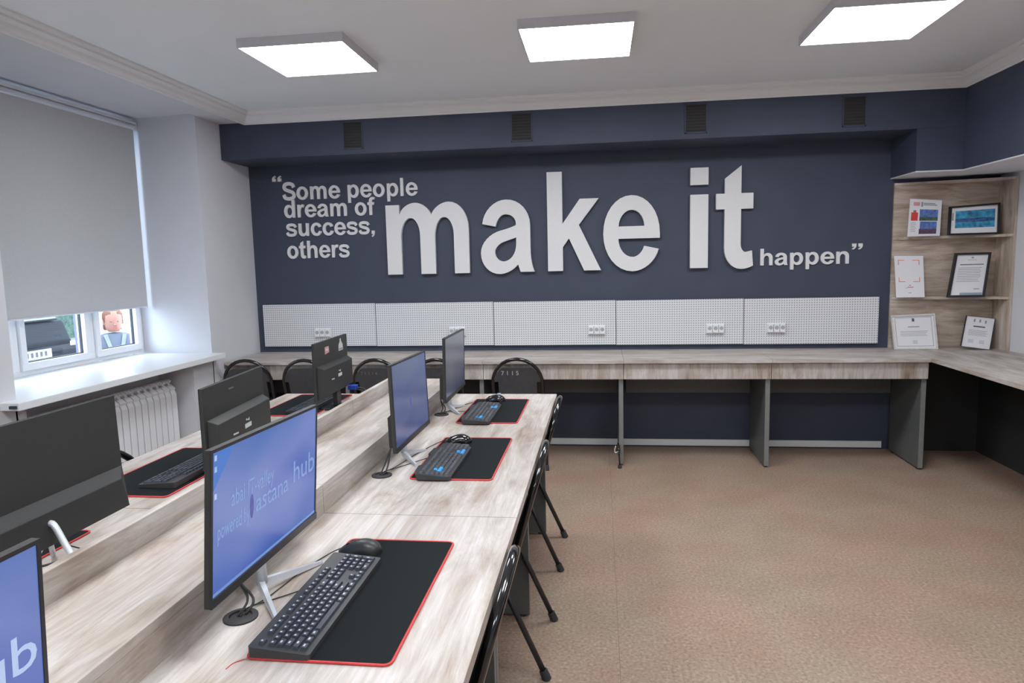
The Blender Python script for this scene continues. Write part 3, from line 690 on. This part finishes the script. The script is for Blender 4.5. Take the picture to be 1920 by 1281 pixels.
def sticker(t, inn, name, poly, mat, y):
    MB().add([(u, y, v) for u, v in poly], [tuple(range(len(poly)))]).build(name, mat, t, matrix=inn)
for t_, inn_ in ((L2, i2), (L3, i3)):
    sticker(t_, inn_, 'logo', [(.075, -.052), (.115, -.050), (.115, -.044), (.075, -.046)], 'sticker', .0426)
    sticker(t_, inn_, 'label_sticker', [(-.035, -.050), (.02, -.050), (.02, -.034), (-.035, -.034)], 'sticker', .0426)
    sticker(t_, inn_, 'label_sticker', [(-.02, -.028), (.012, -.022), (.006, -.016), (-.006, -.022), (-.02, -.016)], 'sticker', .0426)
MB().box(.02, .06, .0095, .0108, .095, .101).build('logo', 'gloss_black', L2, matrix=i2)
sticker(L3, i3, 'bottle_sticker', [(-.165, .062), (-.095, .062), (-.098, .092), (-.118, .108), (-.120, .122), (-.138, .122), (-.140, .108), (-.160, .092)], 'sticker', .0106)
sticker(L3, i3, 'bottle_sticker_band', [(-.158, .066), (-.102, .066), (-.102, .074), (-.158, .074)], 'ink', .0109)
sticker(L3, i3, 'red_sticker', [(.04, .075), (.10, .070), (.10, .105), (.045, .105)], 'sticker_pink', .0106)
sticker(L3, i3, 'red_sticker_print', [(.05, .084), (.09, .084), (.09, .096), (.05, .096)], 'sticker', .0109)
# cables on the far window-side monitor: blue video plug
MB().box(-.150, -.105, .045, .085, .062, .082).build('video_plug', 'blue_plug', L3)
MB().tube(spline([(-.125, .085, .070), (-.128, .125, .060), (-.10, .14, .020), (-.06, .16, .006)], 6), .0035, 6).build('video_cable', 'rubber', L3, smooth=True)
MB().tube(spline([(-.14, .06, .062), (-.17, .11, .04), (-.18, .13, .004)], 6), .0025, 6).build('power_cable', 'rubber', L3, smooth=True)
MB().tube(spline([(.10, .105, .020), (.075, .112, .045), (.02, .104, .062), (-.012, .092, .068), (-.03, .02, .075)], 6), .0016, 6).build('power_cable', 'rubber', L1, smooth=True)
MB().tube(spline([(.12, .03, .090), (.088, .062, .077), (.028, .092, .074), (-.027, .098, .066), (-.05, .125, .02), (-.06, .14, .004)], 6), .0026, 6).build('video_cable', 'rubber', L1, smooth=True)
# cables from the aisle-side monitors down into the grommets (monitor-local: x along row, +y behind)
def to_local(t, p):
    return (t.rotation_euler.to_matrix().to_4x4().inverted() @ (Vector(p) - t.location))
for t_, gx, gy in ((MON[0], -.706, 1.196), (MON[1], -.712, 2.099), (MON[2], -.722, 2.997)):
    loc = t_.location
    for k, (dx, dy) in enumerate(((-.006, 0.0), (.006, .008))):
        pts = [(loc.x - .050, loc.y - .02 + .03 * k, .86), (loc.x - .062, loc.y - .05, .815), (gx + .012 * k, gy + .03, .775), (gx + dx, gy + dy, .7525)]
        MB().tube([to_local(t_, p) for p in spline(pts, 7)], .0026, 6).build('monitor_cable', 'rubber', t_, smooth=True)

# ================================================================ MATS, KEYBOARDS, MICE
def mat_obj(x0, x1, y0, y1, label, tail=False):
    cx, cy = (x0 + x1) / 2, (y0 + y1) / 2; a, b = (x1 - x0) / 2, (y1 - y0) / 2; r = .014
    def rr(a, b, r):
        out = []
        for sx, sy, a0 in ((1, 1, 0), (-1, 1, 90), (-1, -1, 180), (1, -1, 270)):
            for k in range(5):
                an = math.radians(a0 + 22.5 * k); out.append((sx * (a - r) + r * math.cos(an), sy * (b - r) + r * math.sin(an)))
        return out
    t = thing('mouse_mat', label, 'mouse mat', (cx, cy, .75))
    MB().prism(rr(a - .003, b - .003, r), .0003, .0036).build('pad', 'mat_cloth', t)
    ring = [(x, y, .0026) for x, y in rr(a - .0022, b - .0022, r)]; ring.append(ring[0])
    MB().tube(ring, .0026, 6, caps=False).build('stitched_edge', 'red_thread', t, smooth=True)
    if tail: MB().tube(spline([(-a + .002, -b, .002), (-a - .012, -b - .012, .001), (-a - .016, -b - .03, .001)], 5), .0009, 5).build('loose_thread', 'red_thread', t)
    return t
mat_obj(-.625, -.358, 1.058, 1.583, 'black mouse mat with red edge under the all black keyboard', True)
mat_obj(-.612, -.342, 2.062, 2.584, 'black mouse mat with red edge between the other two aisle side mats')
mat_obj(-.624, -.354, 2.830, 3.346, 'black mouse mat with red edge at the end of the aisle side desks')
mat_obj(-1.600, -1.335, 1.060, 1.587, 'black mouse mat with red edge behind the silver legged monitor')
mat_obj(-1.595, -1.302, 1.848, 2.390, 'black mouse mat with red edge behind the monitor with white labels')
mat_obj(-1.600, -1.310, 2.945, 3.457, 'black mouse mat with red edge behind the bottle stickered monitor')

def layout():
    """(u, v, w, d, blue) key rects in key units; u along the length from the left, v from the front row"""
    K = []
    def row(v, ws, u=0.0, d=1.0):
        for q in ws:
            if q > 0: K.append((u, v, q, d)); u += q
            else: u -= q
    row(0, [1.25, 1.25, 1.25, 6.25, 1.25, 1.25, 1.25, 1.25]); row(0, [1, 1, 1], 15.25); row(0, [2, 1], 18.5)
    row(1, [2.25] + [1] * 10 + [2.75]); row(1, [1], 16.25); row(1, [1, 1, 1], 18.5)
    row(2, [1.75] + [1] * 11 + [2.25]); row(2, [1, 1, 1], 18.5)
    row(3, [1.5] + [1] * 12 + [1.5]); row(3, [1, 1, 1], 15.25); row(3, [1, 1, 1], 18.5)
    row(4, [1] * 13 + [2]); row(4, [1, 1, 1], 15.25); row(4, [1, 1, 1, 1], 18.5)
    row(5.35, [1, -1, 1, 1, 1, 1, -.5, 1, 1, 1, 1, -.5, 1, 1, 1, 1]); row(5.35, [1, 1, 1], 15.25)
    K.append((21.5, 2, 1, 2)); K.append((21.5, 0, 1, 2)); return K
LAY = layout()
def is_blue(u, v):
    return (v == 2 and 1.7 <= u <= 4) or (v == 3 and 2.4 <= u < 3.4) or (u >= 15 and u < 18.3 and v == 0) or (v == 1 and 16 < u < 17)
def keyboard(x0, y0, length, depth, rz, label, separate=False, blue=False, notch=False):
    """local: u along +X (left to right for the typist), v along +Y (front to back); origin = front-left corner on the mat"""
    t = thing('keyboard', label, 'keyboard', (x0, y0, .7545), rz)
    P = (length - .018) / 22.5; Q = (depth - .020) / 6.5
    if notch:
        poly = [(.012, 0), (length - .03, 0), (length - .008, .015), (length, .03), (length, depth - .02), (length - .015, depth - .01), (length - .07, depth - .006), (length - .08, depth + .008), (length * .60, depth + .010), (length * .58, depth), (.10, depth), (.09, depth + .008), (.03, depth + .004), (0, depth - .01), (0, .012)]
    else: poly = [(.004, 0), (length - .004, 0), (length, .004), (length, depth - .004), (length - .004, depth), (.004, depth), (0, depth - .004), (0, .004)]
    m = MB(); n = len(poly); top = lambda v: .010 + .010 * v / depth
    m.add([(u, v, .0004) for u, v in poly] + [(u, v, top(v)) for u, v in poly], [tuple(range(n - 1, -1, -1)), tuple(range(n, 2 * n))] + [(i, (i + 1) % n, n + (i + 1) % n, n + i) for i in range(n)])
    body = m.build('body', 'kb_body', t)
    tilt = math.atan(.010 / depth); cache = {}
    def key_verts(w, d, hh=.006):
        g = .0012; i = .0022
        return [(g, g, 0), (w - g, g, 0), (w - g, d - g, 0), (g, d - g, 0), (g + i, g + i * .7, hh), (w - g - i, g + i * .7, hh), (w - g - i, d - g - i * .7, hh), (g + i, d - g - i * .7, hh)]
    KF = [(4, 5, 6, 7), (0, 1, 5, 4), (1, 2, 6, 5), (2, 3, 7, 6), (3, 0, 4, 7)]
    R = Matrix.Rotation(tilt, 4, 'X'); mk, mb_, leg = MB(), MB(), MB()
    for (u, v, w_, d_) in LAY:
        U = .009 + u * P; V = .009 + v * Q; w, d = w_ * P, d_ * Q; Z = top(V) - .0006
        T = Matrix.Translation((U, V, Z)) @ R
        if separate:
            k = (round(w_, 2), d_)
            if k not in cache:
                o = MB().add(key_verts(w, d), KF).build('key', 'key', t); cache[k] = o.data
            else:
                o = bpy.data.objects.new('key', cache[k]); COL.objects.link(o); o.parent = t
            o.matrix_local = T
        else:
            (mb_ if blue and is_blue(u, v) else mk).add([T @ Vector(p) for p in key_verts(w, d)], KF)
        if separate and not (w_ > 5):
            a, b = (.30, .42) if w_ < 1.2 else (.18, .18 + .28)
            lw = min(w * .5, .004 + .003 * (w_ > 1.2)); x = w * .34; y = d * .45
            leg.add([T @ Vector(p) for p in ((x, y, .0062), (x + lw, y, .0062), (x + lw, y + d * .24, .0062), (x, y + d * .24, .0062))], [(0, 1, 2, 3)])
    if separate: leg.build('key_legends', 'legend', t)['kind'] = 'stuff'
    else:
        mk.build('keys', 'key_light' if blue else 'key', t)['kind'] = 'stuff'
        if blue: mb_.build('blue_keys', 'blue_key', t)['kind'] = 'stuff'
    return t
# typist on the aisle side faces -x: keyboard X axis = +y of the world, Y axis = -x
kb1 = keyboard(-.504, 1.058, .397, .113, PI / 2, 'full size keyboard with all black keys on the mat with a loose red thread', separate=True)
kb2 = keyboard(-.472, 2.046, .385, .118, PI / 2, 'black gaming keyboard with two clusters of blue keys on the middle mat', blue=True, notch=True)
kb3 = keyboard(-.468, 2.800, .385, .124, PI / 2, 'black gaming keyboard with blue keys on the mat at the desk end', blue=True, notch=True)
# window side typists face +x: X axis = -y, Y axis = +x
kb4 = keyboard(-1.448, 2.315, .395, .128, -PI / 2, 'black keyboard on the mat behind the monitor with white labels')
kb5 = keyboard(-1.470, 3.385, .395, .125, -PI / 2, 'black keyboard on the mat behind the bottle stickered monitor')
def kb_cable(kb, pts): MB().tube([to_local(kb, p) for p in spline(pts, 8)], .0014, 6).build('keyboard_cable', 'rubber', kb, smooth=True)
kb_cable(kb1, [(-.617, 1.30, .762), (-.650, 1.29, .753), (-.690, 1.25, .753), (-.704, 1.21, .760), (-.706, 1.197, .7525)])
kb_cable(kb2, [(-.592, 2.27, .764), (-.640, 2.25, .753), (-.690, 2.17, .753), (-.708, 2.12, .758), (-.710, 2.101, .7525)])
kb_cable(kb3, [(-.592, 3.00, .764), (-.640, 3.06, .753), (-.690, 3.06, .753), (-.720, 3.02, .758), (-.722, 2.999, .7525)])

def mouse(x, y, rz, label, gloss=False, accent=None):
    t = thing('computer_mouse', label, 'mouse', (x, y, .7542), rz)     # local +Y = forward
    m = MB(); nu, nv = 14, 10; vs = []
    for i in range(nu + 1):
        s = i / nu; yy = -.052 + .104 * s
        wid = .031 * math.sqrt(max(.0, 1 - abs((s - .5) * 2) ** 3.2)) * (1 - .10 * math.sin(PI * s) ** 6)
        hgt = .036 * (math.sin(PI * min(1, (s * .94 + .03))) ** .55) * (1.08 - .40 * s)
        for k in range(nv + 1):
            a = PI * k / nv; ca, sa = math.cos(a), math.sin(a)
            vs.append((wid * math.copysign(abs(ca) ** .7, ca), yy, .0006 + hgt * sa ** .75 if 0 < k < nv else .0006))
    fs = [(i * (nv + 1) + k, i * (nv + 1) + k + 1, (i + 1) * (nv + 1) + k + 1, (i + 1) * (nv + 1) + k) for i in range(nu) for k in range(nv)]
    m.add(vs, fs); m.build('shell', 'gloss_black' if gloss else 'black_plastic', t, smooth=True)
    w_ = MB().tube([(-.0035, .026, .0195), (.0035, .026, .0195)], .007, 12); w_.build('scroll_wheel', 'rubber', t)
    if accent:
        MB().box(-.018, .018, -.03, -.012, .030, .0375).build('accent_panel', accent, t, bevel=.003)
    return t
ms1 = mouse(-.570, 1.498, PI / 2 + .12, 'matt black mouse beyond the all black keyboard')
ms2 = mouse(-.540, 2.500, PI / 2 + .25, 'glossy black mouse on the middle mat', True)
ms3 = mouse(-.520, 3.290, PI / 2 + .1, 'black mouse with pale teal panel on the mat at the desk end', True, 'car_trim')
MB().tube([to_local(ms1, p) for p in spline([(-.620, 1.505, .762), (-.645, 1.49, .753), (-.670, 1.40, .753), (-.690, 1.27, .753), (-.704, 1.21, .760), (-.706, 1.199, .7525)], 8)], .0014, 6).build('mouse_cable', 'rubber', ms1, smooth=True)
MB().tube([to_local(ms2, p) for p in spline([(-.588, 2.513, .764), (-.625, 2.49, .753), (-.660, 2.36, .753), (-.695, 2.18, .753), (-.710, 2.12, .758), (-.712, 2.100, .7525)], 8)], .0014, 6).build('mouse_cable', 'rubber', ms2, smooth=True)
MB().tube([to_local(ms3, p) for p in spline([(-.568, 3.295, .764), (-.62, 3.27, .753), (-.67, 3.18, .753), (-.70, 3.08, .753), (-.722, 3.0, .7525)], 8)], .0014, 6).build('mouse_cable', 'rubber', ms3, smooth=True)

# ================================================================ CORNER SHELF
sh = thing('corner_shelf', 'grey oak corner shelf unit standing on the desks under the soffit', 'shelf', (2.07, YB, .755))
SX, SY = .682, -.222       # depth on the right wall side
MB().box(0, SX, -.018, -.002, 0.001, 1.172).build('back_board', 'shelfwood', sh)
MB().box(SX, SX + .016, SY, -.002, 0.001, 1.172).build('side_board', 'woodZ', sh).data.materials[0] = wood('grey_oak_upright', 2, (.82, .74, .66), .5)
for z in (.352, .776, 1.154):
    poly = [(0.0, -.019), (SX - .0005, -.019)] + [(SX - .0005 - (SX) * (1 - math.cos(PI / 2 * (1 - k / 14))) if False else (SX - .0005) * math.sin(PI / 2 * (k / 14)), -.019 + (SY + .019) * (1 - math.cos(PI / 2 * k / 14)) ** .45) for k in range(14, 0, -1)]
    MB().prism(poly, z, z + .018).build('shelf_board', 'shelfwood', sh)

# sheets and frames on the shelves; corners listed bottom-left, bottom-right, top-right, top-left on a leaning plane
def leaning(name, label, cat, quad, zbase, y_bot, y_top, thick=.004, frame=None, border=0, prints=(), fmat='paper', level=True):
    """quad in wall coordinates x,z (as read on the wall plane); built with its foot on zbase"""
    xs = sum(q[0] for q in quad) / 4; t = thing(name, label, cat, (xs, y_bot, zbase))
    quad = [(x * y / 5.12, 1.43 + (z - 1.43) * y / 5.12) for (x, z), y in zip(quad, (y_bot, y_bot, y_top, y_top))]
    (a0, b0), (a1, b1), (a2, b2), (a3, b3) = quad; k = min(b0, b1) - zbase; b0, b1 = b0 - k, b1 - k; zmin = zbase; H = (b2 + b3) / 2 - (b0 + b1) / 2
    if level: b0 = b1 = zbase
    def P(u, v, off=0):
        x = (a0 * (1 - u) + a1 * u) * (1 - v) + (a3 * (1 - u) + a2 * u) * v
        z = ((b0 - zmin) * (1 - u) + (b1 - zmin) * u) * (1 - v) + ((b3 - zmin) * (1 - u) + (b2 - zmin) * u) * v + .0008
        return (x - xs, (y_top - y_bot) * z / H - off, z)
    def slab(nm, mat, u0, u1, v0, v1, o0, o1, par=None):
        c = [(u0, v0), (u1, v0), (u1, v1), (u0, v1)]
        return MB().add([P(u, v, o0) for u, v in c] + [P(u, v, o1) for u, v in c], [(0, 3, 2, 1), (4, 5, 6, 7), (0, 1, 5, 4), (1, 2, 6, 5), (2, 3, 7, 6), (3, 0, 4, 7)]).build(nm, mat, par or t)
    if frame:
        bu = border / abs(a1 - a0); bv = border / H
        slab('frame_back', frame, 0, 1, 0, 1, -thick, 0)
        for r in ((0, 1, 0, bv), (0, 1, 1 - bv, 1), (0, bu, bv, 1 - bv), (1 - bu, 1, bv, 1 - bv)): slab('frame_bar', frame, *r, 0, thick)
        sheet = slab('sheet', fmat, bu, 1 - bu, bv, 1 - bv, 0, .001)
        f = lambda u0, u1, v0, v1: (bu + (1 - 2 * bu) * u0, bu + (1 - 2 * bu) * u1, bv + (1 - 2 * bv) * v0, bv + (1 - 2 * bv) * v1); o = .001
    else:
        sheet = slab('sheet', fmat, 0, 1, 0, 1, -.0015, 0); f = lambda *r: r; o = 0
    groups = {}
    for mat, u0, u1, v0, v1 in prints:
        u0, u1, v0, v1 = f(u0, u1, v0, v1); c = [(u0, v0), (u1, v0), (u1, v1), (u0, v1)]
        groups.setdefault(mat, MB()).add([P(u, v, o + .0006) for u, v in c], [(0, 1, 2, 3)])
    for mat, m in groups.items(): m.build('print', mat, sheet)
    return t
def lines(mat, u0, u1, v1, v0, n, jit=.08):
    return [(mat, u0, u1 - random.random() * jit, v1 - (v1 - v0) * k / n - .012, v1 - (v1 - v0) * k / n) for k in range(n)]
Z1, Z2, Z0 = .755 + .776 + .018, .755 + .352 + .018, .756
leaning('flyer', 'printed flyer with a red figure and blue photos on the upper shelf', 'flyer', [(2.121, 1.537), (2.332, 1.535), (2.335, 1.789), (2.131, 1.807)], Z1, 5.135, 5.19,
        prints=[('sticker_pink', .12, .32, .82, .92), ('ink', .36, .42, .80, .93), ('ink', .44, .80, .88, .91), ('ink', .44, .86, .84, .87), ('red_print', .07, .28, .42, .64), ('skin', .13, .22, .64, .70), ('sky_print', .33, .90, .52, .73), ('leaf', .33, .90, .42, .52), ('sky_print', .36, .88, .20, .40), ('dark_print', .34, .88, .06, .20)] + lines('ink', .07, .26, .36, .10, 6))
leaning('picture_frame', 'black framed blue photograph on the upper shelf', 'picture frame', [(2.383, 1.545), (2.706, 1.547), (2.705, 1.762), (2.384, 1.744)], Z1, 5.08, 5.16, .012, 'frame_black', .012,
        prints=[('teal_print', .10, .95, .20, .86), ('sky_print', .10, .95, .42, .56), ('ink', .03, .06, .5, .8)])
leaning('notice_card', 'white card with orange corner brackets on the middle shelf', 'card', [(2.065, 1.142), (2.252, 1.143), (2.230, 1.413), (2.040, 1.418)], Z2, 5.13, 5.19, .006,
        prints=[('orange_print', .12, .34, .885, .90), ('orange_print', .12, .145, .78, .90), ('orange_print', .62, .86, .885, .90), ('orange_print', .835, .86, .78, .90), ('orange_print', .12, .34, .37, .385), ('orange_print', .12, .145, .37, .48), ('orange_print', .62, .86, .37, .385), ('orange_print', .835, .86, .37, .48), ('red_print', .42, .62, .235, .25), ('ink', .34, .42, .22, .23), ('ink', .47, .54, .28, .30), ('ink', .44, .54, .10, .115)])
leaning('picture_frame', 'black framed letter with a curled white sheet on the middle shelf', 'picture frame', [(2.398, 1.144), (2.636, 1.132), (2.665, 1.428), (2.437, 1.427)], Z2, 5.05, 5.14, .012, 'frame_black', .014,
        prints=[('ink', .48, .56, .91, .95), ('ink', .38, .66, .865, .875), ('ink_dark', .16, .90, .745, .765)] + lines('ink', .12, .86, .68, .30, 9) + [('ink', .70, .88, .14, .16), ('car_trim', .30, .98, .0, .06)])
leaning('certificate_frame', 'white framed landscape certificate standing on the desk under the shelves', 'certificate', [(2.065, .795), (2.354, .804), (2.321, 1.011), (2.032, 1.000)], Z0, 5.14, 5.205, .010, 'frame_white', .010,
        prints=[('ink_dark', .47, .53, .82, .92), ('ink', .36, .64, .64, .67), ('ink', .05, .95, .94, .955), ('ink', .05, .95, .045, .06), ('ink', .05, .062, .06, .94), ('ink', .938, .95, .06, .94), ('legend', .44, .56, .12, .24)] + lines('ink', .16, .86, .52, .34, 4))
leaning('document', 'tilted white document leaning at the shelf side panel on the desk', 'document', [(2.507, .800), (2.690, .774), (2.715, .971), (2.535, .993)], Z0, 5.09, 5.17, .008, 'frame_black', .001, level=False,
        prints=[('ink', .28, .34, .82, .92), ('ink', .48, .54, .82, .92), ('ink', .68, .74, .80, .90), ('ink_dark', .30, .72, .66, .70), ('legend', .20, .40, .14, .26), ('legend', .60, .78, .14, .26)] + lines('ink', .16, .86, .56, .36, 5))

# small rod with clip by the desk panel, and a scuff mark on the wall desk
rod = thing('rubber_tipped_rod', 'short black rod with rubber tip and silver clip against the desk panel', 'rod', (.118, 4.70, 0))
MB().tube([(.008, -.03, .02), (-.002, .012, .17)], .006, 8).build('rod', 'gloss_black', rod, smooth=True)
MB().lathe([(.013, 0), (.013, .018), (.010, .024)], (.008, -.03, 0), 12).build('rubber_tip', 'rubber', rod)
MB().box(-.012, .012, -.004, .018, .10, .155).build('clamp', 'gloss_black', rod, bevel=.003)
MB().tube(spline([(-.018, .0, .15), (-.026, -.006, .125), (-.022, -.01, .105), (-.004, -.012, .112)], 4), .0035, 6).build('clip', 'silver', rod, smooth=True)

# ================================================================ OUTSIDE THE WINDOW
struct(box('trim_4', 'asphalt', (-40, WX - .02, -10, 30, -.3, -.05)))   # yard surface
bpy.data.objects['trim_4'].name = 'ground_outside'
fac = thing('facade', 'pale plaster building across the yard', 'building', (-16, 12, -.05))
MB().box(-3, 0, -16, 14, 0, 7).build('wall', 'facade', fac)
for k in range(7):
    wv = MB().box(0, .02, -13 + k * 3.6, -11.6 + k * 3.6, 1.2, 2.8).build('window', 'car_glass', fac)
pier = thing('gate_pier', 'bright plastered pier outside the window beside the seated person', 'pier', (-5.2, 6.92, -.05))
M['pier_white'] = plain('pier_whitewash', (.75, .73, .66), .9)
MB().box(-.2, .2, -.315, .40, 0, 2.4).build('shaft', 'pier_white', pier); MB().box(-.24, .24, -.34, .44, 2.4, 2.48).build('cap', 'facade', pier)
post = thing('bollard_post', 'slim lavender post with red foot outside the window', 'post', (-5.5, 6.665, -.05))
MB().box(-.05, .05, -.065, .065, .62, 2.2).build('shaft', 'post', post); MB().box(-.055, .055, -.07, .07, 0, .62).build('foot', 'red_print', post)
# car end-on towards the window
car = thing('car', 'dark parked car with a white number plate outside the window', 'car', (-7.0, 7.50, -.05))
def section(x, hw_, zlo, zmid, zhi, top_hw):
    return [(x, -hw_, zlo), (x, -hw_ - .02, zmid), (x, -top_hw, zhi), (x, top_hw, zhi), (x, hw_ + .02, zmid), (x, hw_, zlo)]
secs = [section(0, .78, .20, .50, .62, .74), section(-.12, .86, .18, .55, .86, .78), (section(-.5, .88, .18, .6, 1.05, .76)), section(-1.0, .88, .18, .7, 1.42, .62), section(-2.6, .88, .18, .7, 1.45, .62), section(-3.3, .88, .18, .65, .98, .74), section(-4.2, .82, .20, .55, .80, .70)]
m = MB(); vs = [v for s_ in secs for v in s_]; fs = [tuple(range(6)), tuple(36 + k for k in range(5, -1, -1))]
for i in range(6): fs += [(i * 6 + k, i * 6 + (k + 1) % 6, (i + 1) * 6 + (k + 1) % 6, (i + 1) * 6 + k) for k in range(6)]
m.add(vs, fs).build('body', 'car_paint', car, bevel=.02)
MB().prism([(.02, .20), (.10, .26), (.10, .50), (.04, .56), (-.06, .56), (-.06, .2)], -.86, .86, axis=1).build('bumper', 'car_paint', car, bevel=.01)
MB().prism([(.10, .26), (.125, .29), (.125, .40), (.10, .40)], -.42, .30, axis=1).build('bumper_insert', 'car_trim', car)
M['plate_white'] = plain('plate_white', (.36, .36, .37), .5)
pl_ = MB().box(.127, .135, -.26, .26, .44, .55).build('number_plate', 'plate_white', car)
m = MB()
for k in range(6): m.box(.1352, .136, -.20 + .07 * k, -.165 + .07 * k, .465, .525)
m.build('plate_print', 'ink_dark', pl_)['kind'] = 'stuff'
MB().box(.095, .108, .62, .80, .545, .60).build('lamp', 'white_plastic', car); MB().box(.095, .108, -.80, -.62, .545, .60).build('lamp', 'white_plastic', car)
MB().prism([(-.10, .88), (-.095, .90), (-.44, 1.06), (-.45, 1.04)], -.66, .66, axis=1).build('rear_window', 'car_glass', car)
for xx in (-.8, -3.4):
    for s_ in (-1, 1): MB().tube([(xx, s_ * .70, .31), (xx, s_ * .885, .31)], .31, 20).build('wheel', 'rubber', car)
hedge = thing('hedge', 'dark green hedge behind the parked car', 'hedge', (-12.5, 13, -.05))
bmh = bmesh.new()
for k in range(1500):
    p = Vector((random.uniform(-.6, .6), random.uniform(-8, 8), random.uniform(0, 2.2))); n_ = Vector((random.uniform(-1, 1), random.uniform(-1, 1), random.uniform(-1, 1))).normalized()
    a_ = n_.orthogonal().normalized() * .16; b_ = n_.cross(a_).normalized() * .10
    bmh.faces.new([bmh.verts.new(p + a_), bmh.verts.new(p + b_), bmh.verts.new(p - a_), bmh.verts.new(p - b_)])
me = bpy.data.meshes.new('foliage'); bmh.to_mesh(me); bmh.free(); link('foliage', me, 'leaf', hedge)['kind'] = 'stuff'
MB().box(-.4, .4, -7.8, 7.8, 0, 1.9).build('branch_core', 'leaf', hedge)
# person sitting outside
bench = thing('low_bench', 'low wooden bench outside under the seated person', 'bench', (-4.75, 6.25, -.05))
MB().box(-.2, .2, -.5, .28, .30, .34).build('seat', 'woodY', bench)
for yy in (-.45, .2): MB().box(-.18, .18, yy, yy + .05, 0, .30).build('leg', 'woodZ', bench)
def skin_mesh(verts, edges, radii, root, mat, name, parent, sub=2):
    me = bpy.data.meshes.new(name); me.from_pydata(verts, edges, []); o = bpy.data.objects.new(name, me); COL.objects.link(o)
    o.modifiers.new('skin', 'SKIN'); 
    for k, r in enumerate(radii):
        sv = me.skin_vertices[0].data[k]; sv.radius = (r if isinstance(r, tuple) else (r, r)); sv.use_root = (k == root)
    md = o.modifiers.new('sub', 'SUBSURF'); md.levels = sub; md.render_levels = sub
    dg = bpy.context.evaluated_depsgraph_get(); m2 = bpy.data.meshes.new_from_object(o.evaluated_get(dg)); m2.name = name
    bpy.data.objects.remove(o); bpy.data.meshes.remove(me)
    return link(name, m2, mat, parent, True)
pr = thing('person', 'person in a grey jacket with reddish hair sitting outside the window', 'person', (-4.75, 6.15, -.05))
# local: +X towards the window
V = [(0, 0, .44), (0, 0, .58), (.01, 0, .74), (.01, 0, .84), (.015, 0, .90), (.01, .17, .80), (.03, .22, .60), (.20, .16, .48), (.01, -.17, .80), (.03, -.22, .60), (.20, -.16, .48),
     (.05, .10, .40), (.42, .12, .42), (.45, .12, .08), (.54, .12, .03), (.05, -.10, .40), (.42, -.12, .42), (.45, -.12, .08), (.54, -.12, .03)]
E_ = [(0, 1), (1, 2), (2, 3), (3, 4), (3, 5), (5, 6), (6, 7), (3, 8), (8, 9), (9, 10), (0, 11), (11, 12), (12, 13), (13, 14), (0, 15), (15, 16), (16, 17), (17, 18)]
Rr = [(.14, .13), (.13, .12), (.14, .12), (.10, .10), .055, .075, .055, .04, .075, .055, .04, .09, .065, .045, .035, .09, .065, .045, .035]
body = skin_mesh(V, E_, Rr, 0, 'jacket', 'body', pr)
hd = MB(); nu = 14
prof_h = [(.0, .0), (.045, .004), (.066, .035), (.074, .08), (.080, .125), (.078, .165), (.058, .205), (.02, .225)]
hd.lathe(prof_h, (.03, 0, .90), 18); h_ = hd.build('head', 'skin', pr, smooth=True)
MB().prism([(.100, .985), (.130, .975), (.104, .962)], -.012, .012, axis=1).build('nose', 'skin', h_)
for s_ in (-1, 1):
    MB().lathe([(.006, -.004), (.009, 0), (.006, .004)], (.100, s_ * .03, 1.005), 8).build('eye', 'ink_dark', h_)
    MB().box(.02, .035, s_ * .082 - .006, s_ * .082 + .006, .975, 1.02).build('ear', 'skin', h_)
MB().box(.098, .104, -.022, .022, .938, .945).build('mouth', 'red_print', h_)
hr = MB(); hr.lathe([(.083, .10), (.090, .14), (.088, .18), (.066, .218), (.02, .238)], (.012, 0, .90), 18)
hr.prism([(-.075, .93), (.0, .92), (.01, 1.06), (-.07, 1.06)], -.075, .075, axis=1); hr.build('hair', 'hair', pr, smooth=True)
for s_ in (-1, 1):
    MB().add([(.135, s_ * .012, .66), (.135, s_ * .045, .66), (.085, s_ * .10, .88), (.085, s_ * .065, .885)], [(0, 1, 2, 3)]).build('lapel', 'lapel', pr)
pr.rotation_euler = (0, 0, -.75)
